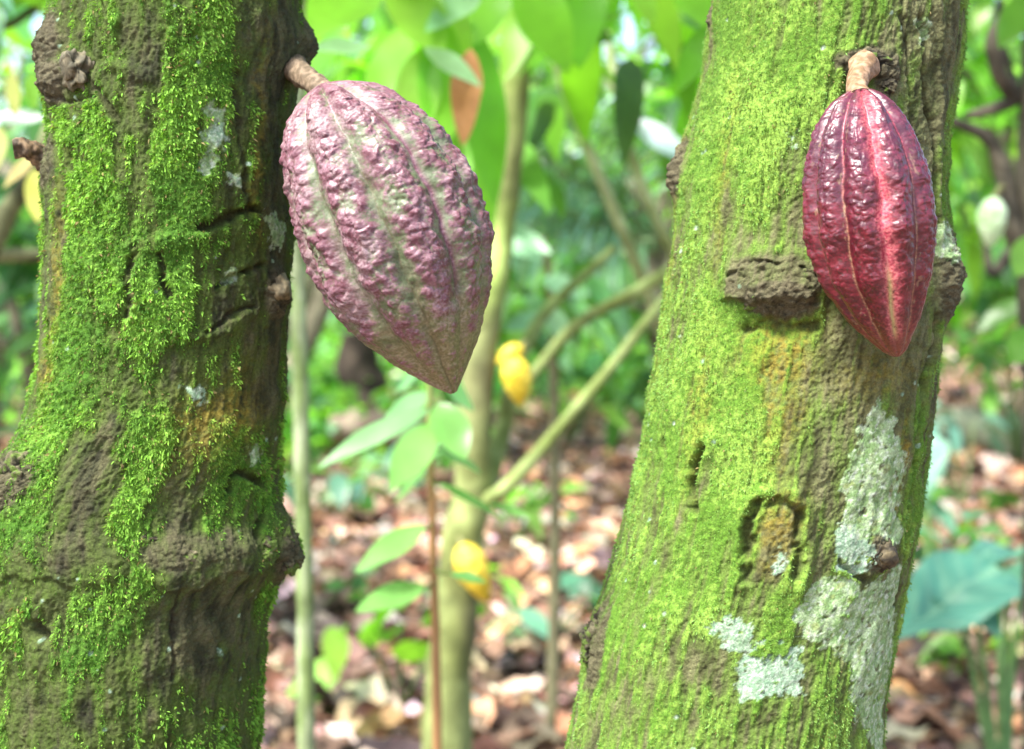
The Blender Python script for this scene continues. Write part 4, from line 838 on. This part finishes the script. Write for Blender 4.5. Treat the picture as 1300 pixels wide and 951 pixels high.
# ------------------------------------------------------------------ background trees
tl = [  # px, Y, height, crown radius, clusters, leaves, leaf length, palette, zlow, label
    (870, 6.5, 2.6, .8, 70, 7, .24, G_dark+G_mid, .2, 'dark-stemmed tree just behind the left edge of the lichen-spotted trunk'),
    (612, 8.5, 3.6, 1.3, 110, 7, .26, G_mid+G_bright, .42, 'mid-green tree in the gap, standing behind the palm'),
    (335, 7.5, 3.4, 1.1, 90, 7, .26, G_bright+G_blue, .55, 'bright green tree behind the top of the pink pod'),
    (330, 9.5, 3.8, 1.3, 90, 7, .28, G_mid+G_mint, .40, 'mid-green tree showing between the dark trunk and the pink pod'),
    (880, 11., 4.4, 1.6, 120, 7, .30, G_bright, .45, 'light green tree high in the gap left of the lichen-spotted trunk'),
    (590, 12., 4.2, 1.6, 120, 7, .30, G_mid+G_mint, .30, 'tree behind the pale mossy upright trunk'),
    (1400, 5.2, 2.5, .75, 75, 7, .20, G_mid+G_bright, .62, 'leafy tree right behind the dark crooked branches'),
    (1350, 7.5, 3.2, 1.1, 95, 7, .24, G_dark+G_mid, .58, 'darker leafy tree at the right edge behind the pale green pod'),
    (1120, 10., 3.8, 1.3, 95, 7, .28, G_bright+G_mint, .9, 'bright tree showing at the right edge of the lichen-spotted trunk'),
    (1330, 12., 4.2, 1.5, 90, 7, .28, G_mid, .8, 'mid-green tree far back at the right edge'),
    (25, 4.2, 1.9, .65, 90, 7, .20, G_dark, .12, 'dark low tree at the left edge beside the flare of the dark trunk'),
    (-20, 6.5, 2.6, 1.0, 100, 7, .22, G_dark+G_blue, .20, 'dark blue-green tree at the far left edge'),
    (60, 9.0, 3.6, 1.2, 90, 7, .26, G_mid+G_bright, .50, 'brighter tree at the top left behind the stub of the dark trunk'),
    (980, 9.0, 3.4, 1.4, 60, 6, .26, G_mid, .38, 'tree mostly hidden by the lichen-spotted trunk'),
    (250, 9.0, 3.4, 1.4, 60, 6, .26, G_mid, .38, 'tree mostly hidden by the dark mossy trunk'),
    (300, 15., 4.5, 1.9, 90, 7, .34, G_mint+G_mid, .25, 'pale tree far back behind the dark stump'),
    (860, 15., 4.6, 2.0, 100, 7, .34, G_mid+G_bright, .30, 'tree far back in the gap beside the lichen-spotted trunk')]
for (px, Y, h, cr2, nc, nl, L, pal, zl, lab) in tl:
    x = at(px, 0, Y)[0]
    bg_tree('broadleaf_tree', (x, Y, 0), h, cr2, int(nc*(.62 if Y < 8 else .5)), nl, L, pal, lab, group='leafy trees behind', trunk_r=.035+.006*Y/2, lean=({335: .55, 330: .6, 880: -.6, 1400: -.33, 1350: -.3, 1120: .25, 870: -.25, 300: 1.2}.get(px, random.uniform(-.2, .2)), 0), zlow=zl*(.45 if Y > 8 else .85))

# the far wood as one mass: leaf clumps on a broad belt with gaps
A = Acc(); n = 5200
ang = (rng.random(n)*2-1)*.85; dist = 18+20*rng.random(n); hh = rng.random(n)**1.15*9.5+.2
patch = fbm(np.stack([ang*14, dist*.15, hh*.35], 1), 3); keep = patch > .02-.3*(hh < 2.2)+.55*ss(1.8, 4.5, hh)
ang, dist, hh = ang[keep], dist[keep], hh[keep]; n = len(ang)
O = np.stack([np.sin(ang)*dist, np.cos(ang)*dist, hh+.6], 1); O = np.repeat(O, 8, 0)+rng.normal(size=(n*8, 3))*.45
az = rng.random(n*8)*6.28; D = np.stack([np.cos(az), np.sin(az), rng.normal(size=n*8)*.4-.2], 1); Ls = .45+.4*rng.random(n*8)
V, Q, id_ = leaves(O, D, Ls, Ls*.24, droop=.4, seg=4); A.add(V, Q, pick(G_mid+G_bright+G_dark, n*8)[id_])
A.build('distant_forest', M_leaf, kind='stuff')

# crowns of the two big trees, above the picture
for root, (cx_, rx_, rw, kk), top_px, seedx in ((left_tree, gL, 225, 1), (right_tree, gR, 1180, 2)):
    Yt = (YL if root is left_tree else YR)+(.10 if root is left_tree else .12)
    t0 = np.array([(top_px-650)*kk, Yt, CH-(-1500-HZ)*kk]); A = Acc(); ends = []
    for i in range(6):
        az = i*1.05+seedx; e = t0+C(math.cos(az)*.75+.25, .75+math.sin(az)*.55, .45+.5*rng.random()); ends.append(e)
        V, Q = tube([t0-C(0, 0, .15), t0+(e-t0)*.4+C(0, 0, .12), e], [.045, .026, .012], 16, .1, 14, 6)
        mesh('limb', V, Q, M_bg, root, lerp(C(.1, .1, .045), C(.2, .2, .1), ss(-.4, .5, fbm(V*14, 3))))
    cs = [t0+(e-t0)*(.35+.8*rng.random())+rng.normal(size=3)*C(.28, .28, .14) for e in ends for _ in range(5)]
    crown(root, cs, 6, .28, G_mid, spread=.3)

# ------------------------------------------------------------------ light, sky, camera
SUN_EL, SUN_AZ = 57.0, 226.0        # azimuth clockwise from +Y (north): behind the camera to the left
w = bpy.data.worlds.new("World"); scene.world = w; w.use_nodes = True; nt = w.node_tree
bgn = nt.nodes['Background']; sky = nt.nodes.new('ShaderNodeTexSky'); sky.sky_type = 'NISHITA'; sky.sun_disc = False
sky.sun_elevation = R_(SUN_EL); sky.sun_rotation = R_(SUN_AZ); sky.air_density = 1.0; sky.dust_density = 2.0; sky.ozone_density = .6
nt.links.new(sky.outputs['Color'], bgn.inputs['Color']); bgn.inputs['Strength'].default_value = .15
sl = bpy.data.lights.new('sun', 'SUN'); sl.energy = 4.0; sl.angle = R_(12); sl.color = (1, .97, .91)
so = bpy.data.objects.new('sun', sl); COL.objects.link(so)
import mathutils
az, el = R_(SUN_AZ), R_(SUN_EL)
dirv = mathutils.Vector((math.sin(az)*math.cos(el), math.cos(az)*math.cos(el), math.sin(el)))
so.rotation_euler = dirv.to_track_quat('Z', 'Y').to_euler()
cam = bpy.data.cameras.new('camera'); co = bpy.data.objects.new('camera', cam); COL.objects.link(co)
co.location = (0, 0, CH); co.rotation_euler = (R_(90), 0, 0)
cam.sensor_width = 36; cam.lens = 36*F/1300; cam.shift_y = -(475.5-HZ)/1300; cam.clip_start = .02; cam.clip_end = 3000
cam.dof.use_dof = True; cam.dof.focus_distance = .69; cam.dof.aperture_fstop = cam.lens/6.8; cam.dof.aperture_blades = 0
scene.camera = co
vs = scene.view_settings; vs.view_transform = 'Standard'; vs.look = 'None'; vs.gamma = 1; vs.exposure = 1.76; vs.use_curve_mapping = False
scene.render.resolution_x = 1024; scene.render.resolution_y = 749
